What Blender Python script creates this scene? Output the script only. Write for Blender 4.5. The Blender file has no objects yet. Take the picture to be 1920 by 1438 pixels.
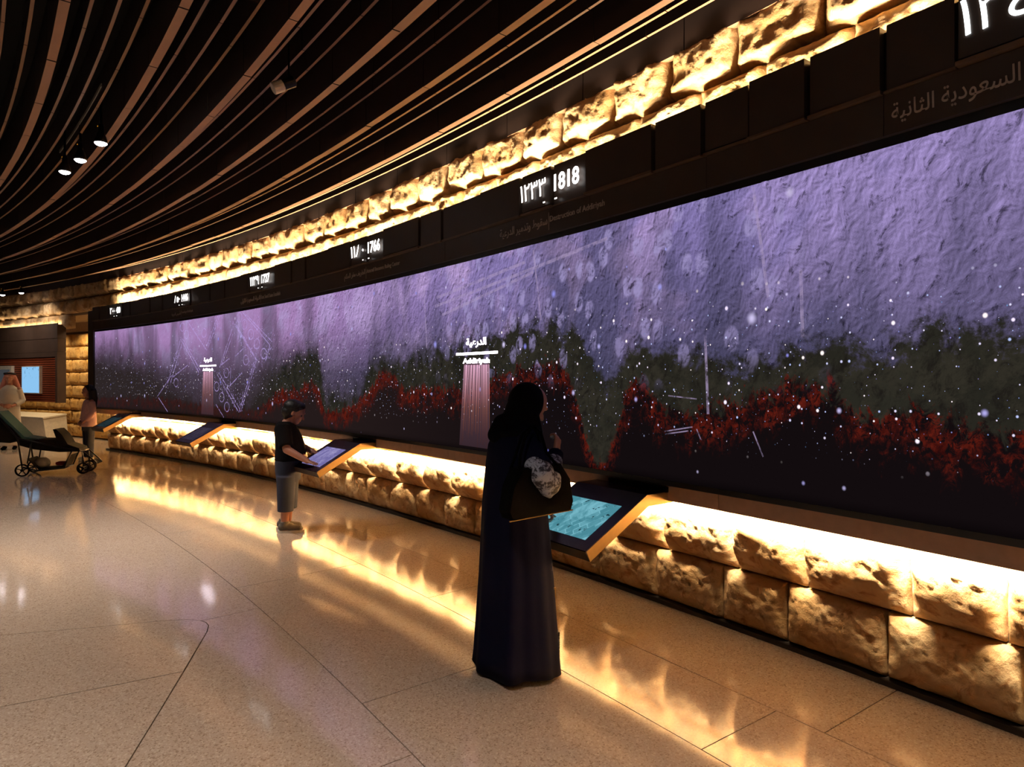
import bpy, bmesh, math, random
import numpy as np
from mathutils import Vector, Matrix
from mathutils.geometry import tessellate_polygon

# ------------------------------------------------------------------ camera, world, exposure
SC = bpy.context.scene
COL = SC.collection
cam_d = bpy.data.cameras.new('camera'); cam = bpy.data.objects.new('camera', cam_d); COL.objects.link(cam)
cam_d.sensor_width = 36.0; cam_d.lens = 36.0 * 1200 / 1920; cam_d.shift_y = -8 / 1920
cam_d.clip_start = 0.05; cam_d.clip_end = 200
cam.location = (0, 0, 1.68); cam.rotation_euler = (math.radians(90), 0, 0)
SC.camera = cam
w = bpy.data.worlds.new('hall_dark'); SC.world = w; w.use_nodes = True
w.node_tree.nodes['Background'].inputs[0].default_value = (0.006, 0.005, 0.005, 1)
w.node_tree.nodes['Background'].inputs[1].default_value = 1.0
SC.view_settings.view_transform = 'Standard'; SC.view_settings.look = 'None'
SC.view_settings.exposure = 0.0; SC.view_settings.gamma = 1.0; SC.view_settings.use_curve_mapping = False

WARM = (1.0, 0.80, 0.52)
LED_LOW_W, LED_UP_W = 135.0, 46.0          # watts per metre of strip
SPOT_W = 380.0
SC.cycles.max_bounces = 6; SC.cycles.diffuse_bounces = 3; SC.cycles.glossy_bounces = 3; SC.cycles.transparent_max_bounces = 6; SC.cycles.caustics_reflective = False; SC.cycles.caustics_refractive = False; SC.cycles.sample_clamp_indirect = 12.0

# ------------------------------------------------------------------ curved-wall coordinates: s along the wall, o outwards, z up
CX, CY, RR = -37.66, -24.34, 47.84
def P(s, o, z=0.0):
    a = s / RR
    return Vector((CX + (RR + o) * math.cos(a), CY + (RR + o) * math.sin(a), z))
def er(s): a = s / RR; return Vector((math.cos(a), math.sin(a), 0))
def et(s): a = s / RR; return Vector((-math.sin(a), math.cos(a), 0))

rng = random.Random(7)
def srgb(h):
    h = h.lstrip('#'); c = [int(h[i:i+2], 16) / 255 for i in (0, 2, 4)]
    return tuple(x / 12.92 if x <= .04045 else ((x + .055) / 1.055) ** 2.4 for x in c) + (1.0,)

# ------------------------------------------------------------------ node helper
class NT:
    def __init__(self, name):
        self.mat = bpy.data.materials.new(name); self.mat.use_nodes = True
        self.t = self.mat.node_tree; self.t.nodes.clear()
        self.out = self.t.nodes.new('ShaderNodeOutputMaterial')
    def n(self, typ, props=None, **ins):
        nd = self.t.nodes.new('ShaderNode' + typ)
        for k, v in (props or {}).items(): setattr(nd, k, v)
        for k, v in ins.items(): self.set(nd, k, v)
        return nd
    def set(self, nd, k, v):
        if isinstance(k, str) and k.startswith('i') and k[1:].isdigit(): sk = nd.inputs[int(k[1:])]
        else: sk = nd.inputs[k.replace('_', ' ') if isinstance(k, str) else k]
        if hasattr(v, 'bl_rna') and isinstance(v, bpy.types.NodeSocket): self.t.links.new(v, sk)
        else: sk.default_value = v
    def m(self, op, a, b=0.0, c=0.0, clamp=False):
        nd = self.n('Math', {'operation': op, 'use_clamp': clamp}); self.set(nd, 0, a); self.set(nd, 1, b); self.set(nd, 2, c)
        return nd.outputs[0]
    def mr(self, v, a, b, c=0.0, d=1.0, smooth=True):
        nd = self.n('MapRange', {'interpolation_type': 'SMOOTHSTEP' if smooth else 'LINEAR', 'clamp': True} if smooth else {'clamp': True})
        for i, x in enumerate((v, a, b, c, d)): self.set(nd, i, x)
        return nd.outputs[0]
    def mix(self, f, a, b, typ='MIX'):
        nd = self.n('Mix', {'data_type': 'RGBA', 'blend_type': typ}); self.set(nd, 0, f); self.set(nd, 6, a); self.set(nd, 7, b)
        return nd.outputs[2]
    def xyz(self, x, y, z=0.0):
        nd = self.n('CombineXYZ'); self.set(nd, 0, x); self.set(nd, 1, y); self.set(nd, 2, z); return nd.outputs[0]
    def noise(self, vec, scale, detail=4, rough=.55, dist=0.0, dim='3D'):
        nd = self.n('TexNoise', {'noise_dimensions': dim}); self.set(nd, 'Vector', vec)
        self.set(nd, 'Scale', scale); self.set(nd, 'Detail', detail); self.set(nd, 'Roughness', rough); self.set(nd, 'Distortion', dist)
        return nd
    def ramp(self, f, pts):
        nd = self.n('ValToRGB'); e = nd.color_ramp.elements
        while len(e) < len(pts): e.new(.5)
        for i, (p, c) in enumerate(pts): e[i].position = p; e[i].color = c
        self.set(nd, 0, f); return nd.outputs[0]
    def curve(self, f, pts):
        nd = self.n('FloatCurve'); cv = nd.mapping.curves[0]; p = cv.points
        p[0].location = pts[0]; p[1].location = pts[-1]
        for q in pts[1:-1]: p.new(*q)
        for q in cv.points: q.handle_type = 'VECTOR'
        nd.mapping.update(); self.set(nd, 'Value', f); return nd.outputs[0]
    def obj(self): return self.n('TexCoord').outputs['Object']
    def bump(self, h, strength, dist=.01):
        nd = self.n('Bump'); self.set(nd, 'Height', h); self.set(nd, 'Strength', strength); self.set(nd, 'Distance', dist); return nd.outputs[0]
    def bsdf(self, color, rough=.5, metal=0.0, bump=None, **kw):
        b = self.n('BsdfPrincipled'); self.set(b, 'Base Color', color); self.set(b, 'Roughness', rough); self.set(b, 'Metallic', metal)
        if bump is not None: self.set(b, 'Normal', bump)
        for k, v in kw.items(): self.set(b, k, v)
        self.t.links.new(b.outputs[0], self.out.inputs[0]); return self.mat
    def emit(self, color, strength=1.0):
        e = self.n('Emission'); self.set(e, 0, color); self.set(e, 1, strength)
        self.mat.cycles.emission_sampling = 'NONE'
        self.t.links.new(e.outputs[0], self.out.inputs[0]); return self.mat

def simple(name, hexc, rough=.5, metal=0.0, var=.12, nscale=18, bstr=.0, spec=.5):
    t = NT(name); c = srgb(hexc); nz = t.noise(t.obj(), nscale, 5)
    col = t.mix(nz.outputs[0], tuple(x * (1 - var * 2) for x in c[:3]) + (1,), tuple(min(1, x * (1 + var * 2)) for x in c[:3]) + (1,))
    return t.bsdf(col, rough, metal, t.bump(nz.outputs[0], bstr) if bstr else None, Specular_IOR_Level=spec)

# ------------------------------------------------------------------ materials
M = {}
def mk_stone(name, c1, c2, c3):
    t = NT(name); v = t.obj()
    wn = t.n('NewGeometry').outputs['Position']
    a = t.noise(wn, 2.2, 5, .6); b = t.noise(wn, 9, 6, .65, .6); c = t.noise(wn, 45, 6, .7)
    col = t.mix(t.mr(a.outputs[0], .35, .65), c1, c2)
    col = t.mix(t.mr(b.outputs[0], .48, .68), col, c3)
    h = t.m('ADD', t.m('MULTIPLY', b.outputs[0], .7), t.m('MULTIPLY', c.outputs[0], .35))
    return t.bsdf(col, .85, 0, t.bump(h, .8, .03))
M['stone'] = mk_stone('rough_limestone', srgb('#b8915f'), srgb('#cfb188'), srgb('#9c7348'))
M['stone_far'] = mk_stone('golden_limestone', srgb('#b8893f'), srgb('#c9a162'), srgb('#8f6530'))
M['mortar'] = simple('mortar', '#4a3a2a', .95, bstr=.3)
M['black'] = simple('black_satin', '#0d0b0b', .35)
M['frieze'] = simple('bronzed_black_panel', '#3a2e26', .42, .0, .1, 6, .02)
M['fascia'] = simple('brown_fascia', '#a9866c', .5)
M['ledge'] = simple('lit_ledge', '#6a5240', .4, .3)  # ridge painted paler than the frieze for the light it catches
M['base'] = simple('dark_plinth', '#2a211c', .5)
M['ceil'] = simple('black_ceiling', '#080707', .9)
M['fin'] = simple('fin_shaded_sides', '#22110e', .6, 0, .15, 3)  # fin sides darkened to stand in for the shade between fins
M['fin_lit'] = simple('fin_lit_underside', '#8e6a50', .5, 0, .15, 3)  # same fins underneath, paler for the light falling on them
M['fin_thin'] = M['fin']
M['plaster'] = simple('beige_plaster', '#b09a80', .8)
M['darkwall'] = simple('dark_plaster', '#2a221d', .9)
M['brass'] = simple('brushed_brass', '#b3935c', .35, .5, .06, 40)
M['ktop'] = simple('dark_glass_top', '#2a1822', .25)
M['kfront'] = simple('brown_lip', '#3a2a1c', .5)
M['gloss'] = simple('black_gloss', '#050505', .08)
M['white'] = simple('white_solid_surface', '#d8cdb8', .35)
M['wood'] = simple('dark_oak_boards', '#4b3628', .6, 0, .22, 5, .1)
M['slat'] = simple('red_cedar_slat', '#8c4022', .5, 0, .15, 6)
M['steel'] = simple('dark_steel', '#1a1a1c', .35, .8)
M['ltmetal'] = simple('pale_metal', '#a39a90', .4, .2)
M['abaya'] = simple('navy_black_crepe', '#0a0c22', .97, 0, .1, 60, .05, .12)
M['hijab'] = simple('black_scarf', '#06060a', .97, 0, .1, 60, .05, .12)
M['leather'] = simple('black_leather', '#040404', .97, 0, .2, 90, .12, .06)
M['skin'] = simple('skin', '#b07a62', .5, 0, .05, 20)
M['skin_lt'] = simple('skin_light', '#c08c76', .5, 0, .05, 20)
M['hair'] = simple('black_hair', '#0a0808', .5, 0, .2, 80, .3)
M['tee'] = simple('black_tee', '#0d0c0e', .95, 0, .1, 50, 0, .1)
M['denim'] = simple('dark_denim', '#141b30', .9, 0, .2, 60, .1)
M['shoe'] = simple('grey_mesh_shoe', '#5c5448', .7, 0, .15, 90, .1)
M['sole'] = simple('pale_sole', '#cfc4b2', .6)
M['red'] = simple('red_print', '#a82018', .6)
M['pink'] = simple('pale_pink_blouse', '#c9a2a0', .75, 0, .06, 40)
M['thobe'] = simple('white_thobe', '#cbbfae', .75, 0, .04, 30)
M['teal'] = simple('teal_fabric', '#1a4652', .8, 0, .1, 60)
M['blackfab'] = simple('black_stroller_fabric', '#0b0a0b', .95, 0, .2, 60, .1, .1)
M['greybag'] = simple('grey_bag', '#7a746c', .7)
M['gold'] = simple('gold_zip', '#c9a56a', .3, .9)
def mk_ghutra():
    t = NT('red_check_cloth'); v = t.obj(); ck = t.n('TexChecker'); t.set(ck, 'Vector', v); t.set(ck, 'Scale', 60)
    t.set(ck, 'Color1', srgb('#a8432f')); t.set(ck, 'Color2', srgb('#d9b8a4')); return t.bsdf(t.mix(.35, ck.outputs[0], srgb('#a8432f')), .8)
M['ghutra'] = mk_ghutra()
def mk_pattern():
    t = NT('navy_white_print'); v = t.obj(); a = t.noise(v, 26, 6, .7, .8); b = t.noise(v, 70, 3)
    f = t.mr(t.m('ADD', a.outputs[0], t.m('MULTIPLY', b.outputs[0], .25)), .56, .68)
    return t.bsdf(t.mix(f, srgb('#1a1a26'), srgb('#9aa0b0')), .75)
M['print'] = mk_pattern()
def mk_floor():
    t = NT('polished_terrazzo'); p = t.n('NewGeometry').outputs['Position']
    a = t.noise(p, .6, 3); b = t.noise(p, 70, 3, .6)
    v1 = t.n('TexVoronoi'); t.set(v1, 'Vector', p); t.set(v1, 'Scale', 130.0)
    v2 = t.n('TexVoronoi'); t.set(v2, 'Vector', p); t.set(v2, 'Scale', 210.0)
    col = t.mix(a.outputs[0], srgb('#b29d88'), srgb('#bfab99'))
    sp = t.n('SeparateColor'); t.set(sp, 0, v1.outputs['Color'])
    sp2 = t.n('SeparateColor'); t.set(sp2, 0, v2.outputs['Color'])
    col = t.mix(t.m('MULTIPLY', t.m('GREATER_THAN', sp.outputs[0], .86), .42), col, srgb('#6a4e34'))
    col = t.mix(t.m('MULTIPLY', t.m('LESS_THAN', sp.outputs[1], .16), .4), col, srgb('#dccbb4'))
    col = t.mix(t.m('MULTIPLY', t.m('GREATER_THAN', sp2.outputs[2], .88), .35), col, srgb('#8a6a48'))
    wv = t.noise(p, 2.6, 3, .5)
    fine = t.noise(p, 140, 2)
    h = t.m('ADD', t.m('MULTIPLY', wv.outputs[0], 1.0), t.m('MULTIPLY', fine.outputs[0], .02))
    return t.bsdf(col, .085, 0, t.bump(h, .08, .012), IOR=1.6)
M['floor'] = mk_floor()
M['joint'] = simple('dark_joint', '#2a2018', .9)
M['led'] = NT('led_warm').emit((1.0, .74, .42, 1), 14.0)
M['numeral'] = NT('numeral_glow').emit((1.0, .95, .92, 1), 3.0)
M['num_cool'] = NT('numeral_cool').emit((.9, .97, 1.0, 1), 3.5)
M['caption'] = simple('caption_paint', '#a89a90', .6)
M['caplight'] = NT('screen_caption_glow').emit((1.0, .86, .98, 1), 9.0)
M['lens'] = NT('lamp_lens').emit((1.0, .9, .95, 1), 30.0)
M['amber'] = NT('amber_pilot').emit((1.0, .4, .02, 1), 1.2)

# ------------------------------------------------------------------ mesh builder
class MB:
    def __init__(self): self.v = []; self.f = []; self.uv = None
    def add(self, vs, fs):
        k = len(self.v); self.v += [tuple(x) for x in vs]; self.f += [tuple(i + k for i in f) for f in fs]; return self
    def grid(self, pts):          # pts[i][j]
        k = len(self.v); a = len(pts); b = len(pts[0])
        for r in pts: self.v += [tuple(x) for x in r]
        for i in range(a - 1):
            for j in range(b - 1): self.f.append((k + i*b + j, k + (i+1)*b + j, k + (i+1)*b + j+1, k + i*b + j+1))
        return self
    def loft(self, rings, cap=True, closed=True):
        k = len(self.v); n = len(rings[0])
        for r in rings: self.v += [tuple(x) for x in r]
        for i in range(len(rings) - 1):
            for j in range(n if closed else n - 1):
                j2 = (j + 1) % n
                self.f.append((k + i*n + j, k + i*n + j2, k + (i+1)*n + j2, k + (i+1)*n + j))
        if cap:
            self.f.append(tuple(k + j for j in reversed(range(n)))); e = k + (len(rings)-1) * n
            self.f.append(tuple(e + j for j in range(n)))
        return self
    def box(self, c, d, rot=None):
        c = Vector(c); h = Vector(d) / 2; vs = []
        for x in (-1, 1):
            for y in (-1, 1):
                for z in (-1, 1):
                    q = Vector((x*h.x, y*h.y, z*h.z)); vs.append(c + (rot @ q if rot else q))
        return self.add(vs, [(0,1,3,2),(4,6,7,5),(0,4,5,1),(2,3,7,6),(0,2,6,4),(1,5,7,3)])
    def cbox(self, s0, s1, o0, o1, z0, z1, step=.35):     # a box bent along the wall
        n = max(1, int(math.ceil(abs(s1 - s0) / step))); R = []
        for i in range(n + 1):
            s = s0 + (s1 - s0) * i / n
            R.append([P(s,o0,z0), P(s,o0,z1), P(s,o1,z1), P(s,o1,z0)])
        return self.loft(R)
    def cprof(self, s0, s1, prof, step=.35):               # an (o,z) profile swept along the wall
        n = max(1, int(math.ceil(abs(s1 - s0) / step)))
        return self.loft([[P(s0 + (s1-s0)*i/n, o, z) for o, z in prof] for i in range(n + 1)])
    def tube(self, pts, r, n=10, cap=True):
        pts = [Vector(p) for p in pts]; rs = r if isinstance(r, (list, tuple)) else [r] * len(pts); rings = []
        up = Vector((.13, .31, .94))
        for i, p in enumerate(pts):
            d = (pts[min(i+1, len(pts)-1)] - pts[max(i-1, 0)]).normalized()
            x = d.cross(up); x = x.normalized() if x.length > 1e-4 else Vector((1,0,0)); y = d.cross(x)
            rings.append([p + (x * math.cos(a) + y * math.sin(a)) * rs[i] for a in (2*math.pi*k/n for k in range(n))])
        return self.loft(rings, cap)
    def lathe(self, c, axis, prof, n=20):                  # prof [(r, h)] around axis
        c = Vector(c); ax = Vector(axis).normalized(); x = ax.orthogonal().normalized(); y = ax.cross(x)
        return self.loft([[c + ax*h + (x*math.cos(a) + y*math.sin(a))*max(r, 1e-4) for a in (2*math.pi*k/n for k in range(n))] for r, h in prof])
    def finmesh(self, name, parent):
        o = self.build(name, 'fin', parent); o.data.materials.append(M['fin_lit'])
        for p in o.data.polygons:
            if p.normal.z < -.7: p.material_index = 1  # down-facing faces take the paler, lit tone
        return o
    def mesh(self, name, mat, smooth=False):
        me = bpy.data.meshes.new(name); me.from_pydata(self.v, [], self.f); me.validate(); me.update()
        if self.uv: 
            ul = me.uv_layers.new(name='UVMap')
            for l in me.loops: ul.data[l.index].uv = self.uv[l.vertex_index]
        bm = bmesh.new(); bm.from_mesh(me); bmesh.ops.recalc_face_normals(bm, faces=bm.faces); bm.to_mesh(me); bm.free()
        if mat: me.materials.append(M[mat] if isinstance(mat, str) else mat)
        if smooth:
            for p in me.polygons: p.use_smooth = True
        return me
    def build(self, name, mat, parent=None, smooth=False, recenter=True):
        me = self.mesh(name, mat, smooth); ob = bpy.data.objects.new(name, me); COL.objects.link(ob)
        place(ob, parent, recenter); return ob

def place(ob, parent=None, recenter=True):
    """origin at the base centre of the mesh; keeps world position (parents are never scaled)"""
    me = ob.data
    if recenter and len(me.vertices):
        co = np.empty(len(me.vertices) * 3); me.vertices.foreach_get('co', co); co = co.reshape(-1, 3)
        c = (co.min(0) + co.max(0)) / 2; c[2] = co[:, 2].min()
        me.transform(Matrix.Translation(-Vector(c))); ob.location = Vector(c)
    if parent is not None:
        ob.parent = parent
        if recenter and ('local' not in parent): ob.matrix_parent_inverse = parent_world(parent).inverted()
def parent_world(o):
    m = o.matrix_basis.copy()
    return (parent_world(o.parent) @ o.matrix_parent_inverse @ m) if o.parent else m

def tag(o, label, cat, group=None, kind=None):
    if label: o['label'] = label
    if cat: o['category'] = cat
    if group: o['group'] = group
    if kind: o['kind'] = kind
    return o
def struct(o, label=None):
    o['kind'] = 'structure'
    if label: o['label'] = label
    return o
def empty(name, loc, rz=0.0, local=False):
    o = bpy.data.objects.new(name, None); COL.objects.link(o); o.location = loc; o.rotation_euler = (0, 0, rz); o.empty_display_size = .1
    return o
def to_world(root, mb):          # move a builder from the root's own axes to world coordinates
    m = parent_world(root); mb.v = [tuple(m @ Vector(v)) for v in mb.v]; return mb

# ------------------------------------------------------------------ numpy noise for the stones
def vnoise(x, y, seed):
    xi = np.floor(x).astype(int); yi = np.floor(y).astype(int); xf = x - xi; yf = y - yi
    def h(a, b):
        n = (a * 374761393 + b * 668265263 + seed * 144665) & 0x7fffffff
        n = ((n ^ (n >> 13)) * 1274126177) & 0x7fffffff
        return ((n ^ (n >> 16)) & 0xffff) / 65535.0
    u = xf*xf*(3-2*xf); v = yf*yf*(3-2*yf)
    return (h(xi,yi)*(1-u)+h(xi+1,yi)*u)*(1-v)+(h(xi,yi+1)*(1-u)+h(xi+1,yi+1)*u)*v
def fbm(x, y, seed, oct=5, rough=.55):
    t = 0; a = 1; n = 0
    for k in range(oct): t = t + a * vnoise(x * 2**k, y * 2**k, seed + k * 17); n += a; a *= rough
    return t / n

def stone(s0, s1, z0, z1, oe, bulge, seed, parent, mat='stone', res=.025, name='stone', sag=0.0, und=0.0):
    g = .006; s0 += g; s1 -= g; z0 += g; z1 -= g
    nx = max(5, int((s1 - s0) / res)); nz = max(5, int((z1 - z0) / res))
    X, Z = np.meshgrid(np.linspace(0, 1, nx + 1), np.linspace(0, 1, nz + 1), indexing='ij')
    Wd, Ht = (s1 - s0), (z1 - z0)
    dx = np.minimum(X, 1 - X) * Wd; dz = np.minimum(Z, 1 - Z) * Ht
    edge = np.minimum(dx, dz)
    wob = (fbm(X*Wd*7, Z*Ht*7, seed) - .5) * .10
    e = np.clip((edge + wob * np.clip(edge / .04, 0, 1)) / .07, 0, 1); prof = e ** .5
    big = fbm(X*Wd*3.2 + 9, Z*Ht*3.2, seed + 5, 3)
    rid = 1 - np.abs(2 * fbm(X*Wd*6, Z*Ht*6 + 3, seed + 9, 4) - 1)
    fine = fbm(X*Wd*22, Z*Ht*22, seed + 31, 3)
    tilt = (Z - .5) * ((seed * 37 % 11) / 11 - .5) * .5
    ter = big * 5; ter = (np.floor(ter) + np.clip((ter - np.floor(ter)) * 2.2 - .6, 0, 1)) / 5      # chipped planes
    vf = fbm(X*Wd*48, Z*Ht*48, seed + 77, 3)
    d = bulge * prof * (.72 + .62 * (.45*big + .55*ter - .5) + .20 * (rid - .5) + tilt * .4 + sag * (.5 - Z)) * (1 - und * (1 - np.clip(Z * Ht / .17 + wob * 1.6, 0, 1)) ** 1.5) + prof * (.030 * (fine - .5) + .022 * (vf - .5))
    d = np.maximum(d, .0)
    mb = MB(); mb.grid([[P(s0 + X[i,j]*Wd, oe - d[i,j], z0 + Z[i,j]*Ht) for j in range(nz + 1)] for i in range(nx + 1)])
    b = nz + 1; rim = [i*b for i in range(nx+1)] + [nx*b + j for j in range(1, nz+1)] + [i*b + nz for i in range(nx-1, -1, -1)] + [j for j in range(nz-1, 0, -1)]
    k = len(mb.v); vs = [mb.v[i] for i in rim]
    for q in vs:
        c = Vector((q[0]-CX, q[1]-CY, 0)).normalized() * .09; mb.v.append((q[0]+c.x, q[1]+c.y, q[2]))
    n = len(rim)
    for i in range(n): mb.f.append((rim[i], rim[(i+1) % n], k + (i+1) % n, k + i))
    return mb.build(name, mat, parent, smooth=True)

# ------------------------------------------------------------------ text bent onto the wall
AR = {'ا':(0xFE8D,0xFE8E,0,0),'أ':(0xFE83,0xFE84,0,0),'ة':(0xFE93,0xFE94,0,0),'ت':(0xFE95,0xFE96,0xFE97,0xFE98),'ث':(0xFE99,0xFE9A,0xFE9B,0xFE9C),
 'ح':(0xFEA1,0xFEA2,0xFEA3,0xFEA4),'د':(0xFEA9,0xFEAA,0,0),'ر':(0xFEAD,0xFEAE,0,0),'س':(0xFEB1,0xFEB2,0xFEB3,0xFEB4),'ط':(0xFEC1,0xFEC2,0xFEC3,0xFEC4),
 'ع':(0xFEC9,0xFECA,0xFECB,0xFECC),'ف':(0xFED1,0xFED2,0xFED3,0xFED4),'ق':(0xFED5,0xFED6,0xFED7,0xFED8),'ك':(0xFED9,0xFEDA,0xFEDB,0xFEDC),'ل':(0xFEDD,0xFEDE,0xFEDF,0xFEE0),
 'م':(0xFEE1,0xFEE2,0xFEE3,0xFEE4),'ن':(0xFEE5,0xFEE6,0xFEE7,0xFEE8),'ه':(0xFEE9,0xFEEA,0xFEEB,0xFEEC),'و':(0xFEED,0xFEEE,0,0),'ي':(0xFEF1,0xFEF2,0xFEF3,0xFEF4),
 'ى':(0xFEEF,0xFEF0,0,0),'ب':(0xFE8F,0xFE90,0xFE91,0xFE92),'ش':(0xFEB5,0xFEB6,0xFEB7,0xFEB8)}
def shape_ar(txt):
    out = []; n = len(txt)
    for i, ch in enumerate(txt):
        if ch not in AR: out.append(ch); continue
        f = AR[ch]; pj = i > 0 and txt[i-1] in AR and AR[txt[i-1]][2]; nj = i < n - 1 and txt[i+1] in AR and f[2]
        out.append(chr(f[3] if pj and nj else f[1] if pj else f[2] if nj else f[0]))
    return ''.join(reversed(out))
def text_mesh(txt, size, bold=0.0, narrow=1.0):
    c = bpy.data.curves.new('lettering', 'FONT'); c.body = txt; c.size = size; c.offset = bold; c.resolution_u = 3
    o = bpy.data.objects.new('lettering', c); COL.objects.link(o)
    dg = bpy.context.evaluated_depsgraph_get(); me = o.evaluated_get(dg).to_mesh()
    vs = [(v.co.x * narrow, v.co.y) for v in me.vertices]; fs = [tuple(p.vertices) for p in me.polygons]
    bpy.data.objects.remove(o); bpy.data.curves.remove(c)
    return vs, fs
def wall_text(name, txt, s_left, z, o, height, mat, parent, width=None, bold=0.0, right=None, depth=.004):
    vs, fs = text_mesh(txt, 1.0, bold)
    xs = [v[0] for v in vs]; ys = [v[1] for v in vs]; x0, x1, y0, y1 = min(xs), max(xs), min(ys), max(ys)
    k = height / (y1 - y0); kx = (width / (x1 - x0)) if width else k
    mb = MB(); n = len(vs)
    f = [P(s_left - (x - x0) * kx, o - depth, z + (y - y0) * k) for x, y in vs]; b = [P(s_left - (x - x0) * kx, o, z + (y - y0) * k) for x, y in vs]
    mb.add(f + b, fs + [tuple(n + i for i in reversed(q)) for q in fs])
    ed = {}
    for q in fs:
        for i in range(len(q)):
            a, c = q[i], q[(i+1) % len(q)]; key = (min(a,c), max(a,c)); ed[key] = None if key in ed else (a, c)
    for v in ed.values():
        if v: mb.f.append((v[0], v[1], n + v[1], n + v[0]))
    return mb.build(name, mat, parent)

# ================================================================== SETTING
# ---- floor: dark bed with separate polished slabs
fb = MB(); fb.cbox(14, 62, -12.4, 2.2, -.10, -.025, 1.0)
floor = struct(fb.build('floor', 'joint'))
def slab(poly, g=.0028):
    n = len(poly); area = sum(poly[i][0]*poly[(i+1) % n][1] - poly[(i+1) % n][0]*poly[i][1] for i in range(n))
    if area < 0: poly = poly[::-1]
    ins = []
    for i in range(n):
        p0, p1, p2 = (np.array(poly[(i+k) % n], float) for k in (-1, 0, 1))
        a = p1 - p0; b = p2 - p1; a /= np.linalg.norm(a); b /= np.linalg.norm(b)
        na = np.array((-a[1], a[0])); nb = np.array((-b[1], b[0])); m = na + nb; m /= max(np.dot(m, na), .3)
        ins.append(p1 + m * g)
    dense = []
    for i in range(n):
        a, b = ins[i], ins[(i+1) % n]; k = max(1, int(np.linalg.norm(b - a) / .5))
        for j in range(k): dense.append(a + (b - a) * j / k)
    pts = [P(q[0], q[1], 0) for q in dense]
    tris = tessellate_polygon([pts]); n = len(pts); mb = MB()
    mb.add(pts + [Vector((p.x, p.y, -.025)) for p in pts], [tuple(t) for t in tris] + [(i, (i+1) % n, n + (i+1) % n, n + i) for i in range(n)])
    return mb.build('floor_slab', 'floor', floor)
def band(o0, o1, joints):
    for a, b in zip(joints[:-1], joints[1:]): slab([(a, o0), (b, o0), (b, o1), (a, o1)])
band(-.07, 2.1, [14, 18.8, 21.4, 24.0, 26.6, 29.2, 31.8, 34.4, 37.0, 39.6, 42.2, 44.8, 48.0, 62])
band(-.66, -.07, [14, 20, 24.4, 26.9, 29.45, 32.0, 34.5, 37.1, 40, 43, 46, 62])
band(-1.74, -.66, [14, 20, 25.9, 28.35, 30.78, 33.2, 35.65, 38.1, 41, 44, 48, 62])
arc = [(32.62, -2.14), (32.55, -2.115), (32.47, -2.115), (32.36, -2.15)]
e1 = [(31.37, -2.58), (30.9, -2.78), (26.0, -4.9), (20.0, -7.6), (14.2, -10.2)]
e2 = [(32.70, -2.21), (32.79, -2.36), (32.95, -2.72), (33.2, -3.22), (35.0, -6.9), (37.2, -11.9)]
slab([(30.2, -1.74), (32.6, -1.74), (32.6, -2.13), arc[1], arc[2], arc[3], (31.37, -2.58), (30.9, -2.78), (30.2, -3.083)])
slab([(14, -1.74), (30.2, -1.74), (30.2, -3.083), (26.0, -4.9), (20.0, -7.6), (14.2, -10.2)])
slab([(32.6, -1.74), (62, -1.74), (62, -11.9)] + e2[::-1] + [(32.6, -2.13)])
qs = [(31.79, -2.40), (31.85, -2.77), (31.94, -3.23), (32.6, -6.0), (34.0, -11.9)]
slab([arc[3], arc[2], arc[1], arc[0]] + e2 + qs[::-1], .004)
slab(qs + [(14.2, -11.9), (14.2, -10.2), (20.0, -7.6), (26.0, -4.9), (30.9, -2.78), (31.37, -2.58)], .004)

# ---- stone wall behind the screen
wb = MB(); wb.cbox(22, 45.70, .745, 1.75, 0, 3.36, .5); wb.cbox(22, 57, .745, 1.75, 3.362, 5.0, .5)
wall = struct(wb.build('wall_right', 'mortar'), 'curved wall of rough warm limestone blocks behind the video wall')
bb = MB(); bb.cbox(22, 45.75, .655, .745, 0, .03, .5); struct(bb.build('baseboard_right', 'base'))
def course(z0, z1, joints, oe, bulge, seed, mat='stone', res=.025, sag=0.0, und=0.0):
    for i, (a, b) in enumerate(zip(joints[:-1], joints[1:])): stone(a, b, z0, z1, oe, bulge, seed + i * 13, wall, mat, res if a < 33.5 else (res * 1.5 if a < 37 else res * 2.2), sag=sag, und=und)
def fill(js, lo, hi, seed, wmin=.48, wmax=.68):
    r = random.Random(seed); js = sorted(js); out = [js[0]]
    for j in js[1:]:
        gap = j - out[-1]; k = max(1, round(gap / .6)); base = out[-1]
        for q in range(1, k): out.append(base + gap * q / k + r.uniform(-.05, .05))
        out.append(j)
    return out
course(.03, .40, fill([23.0, 28.10, 28.66, 29.27, 29.85, 30.32, 30.89, 31.5, 32.1, 32.68, 33.25, 33.81, 34.37, 34.96, 35.53, 45.68], 0, 0, 3), .705, .085, 11, res=.013, sag=.1, und=.3)
course(.40, .77, fill([23.0, 28.15, 28.73, 29.15, 29.73, 30.21, 30.8, 31.35, 31.9, 32.45, 33.02, 33.59, 34.16, 34.75, 45.68], 0, 0, 5), .715, .165, 511, res=.013, sag=.15, und=.85)
course(.77, 1.02, fill([23.0, 45.68], 0, 0, 6), .73, .08, 811, res=.045)
course(3.20, 3.36, fill([23.0, 45.68], 0, 0, 10), .73, .07, 911, res=.04)
course(3.36, 3.73, fill([23.0, 28.9, 29.45, 30.0, 30.5, 31.05, 57], 0, 0, 8), .715, .13, 1211, res=.02)
course(3.73, 4.10, fill([23.0, 29.1, 29.62, 30.2, 30.75, 31.3, 57], 0, 0, 9), .715, .13, 1511, res=.02)
course(2.99, 3.36, fill([47.7, 57], 0, 0, 19), .715, .10, 1711, res=.04)

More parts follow.
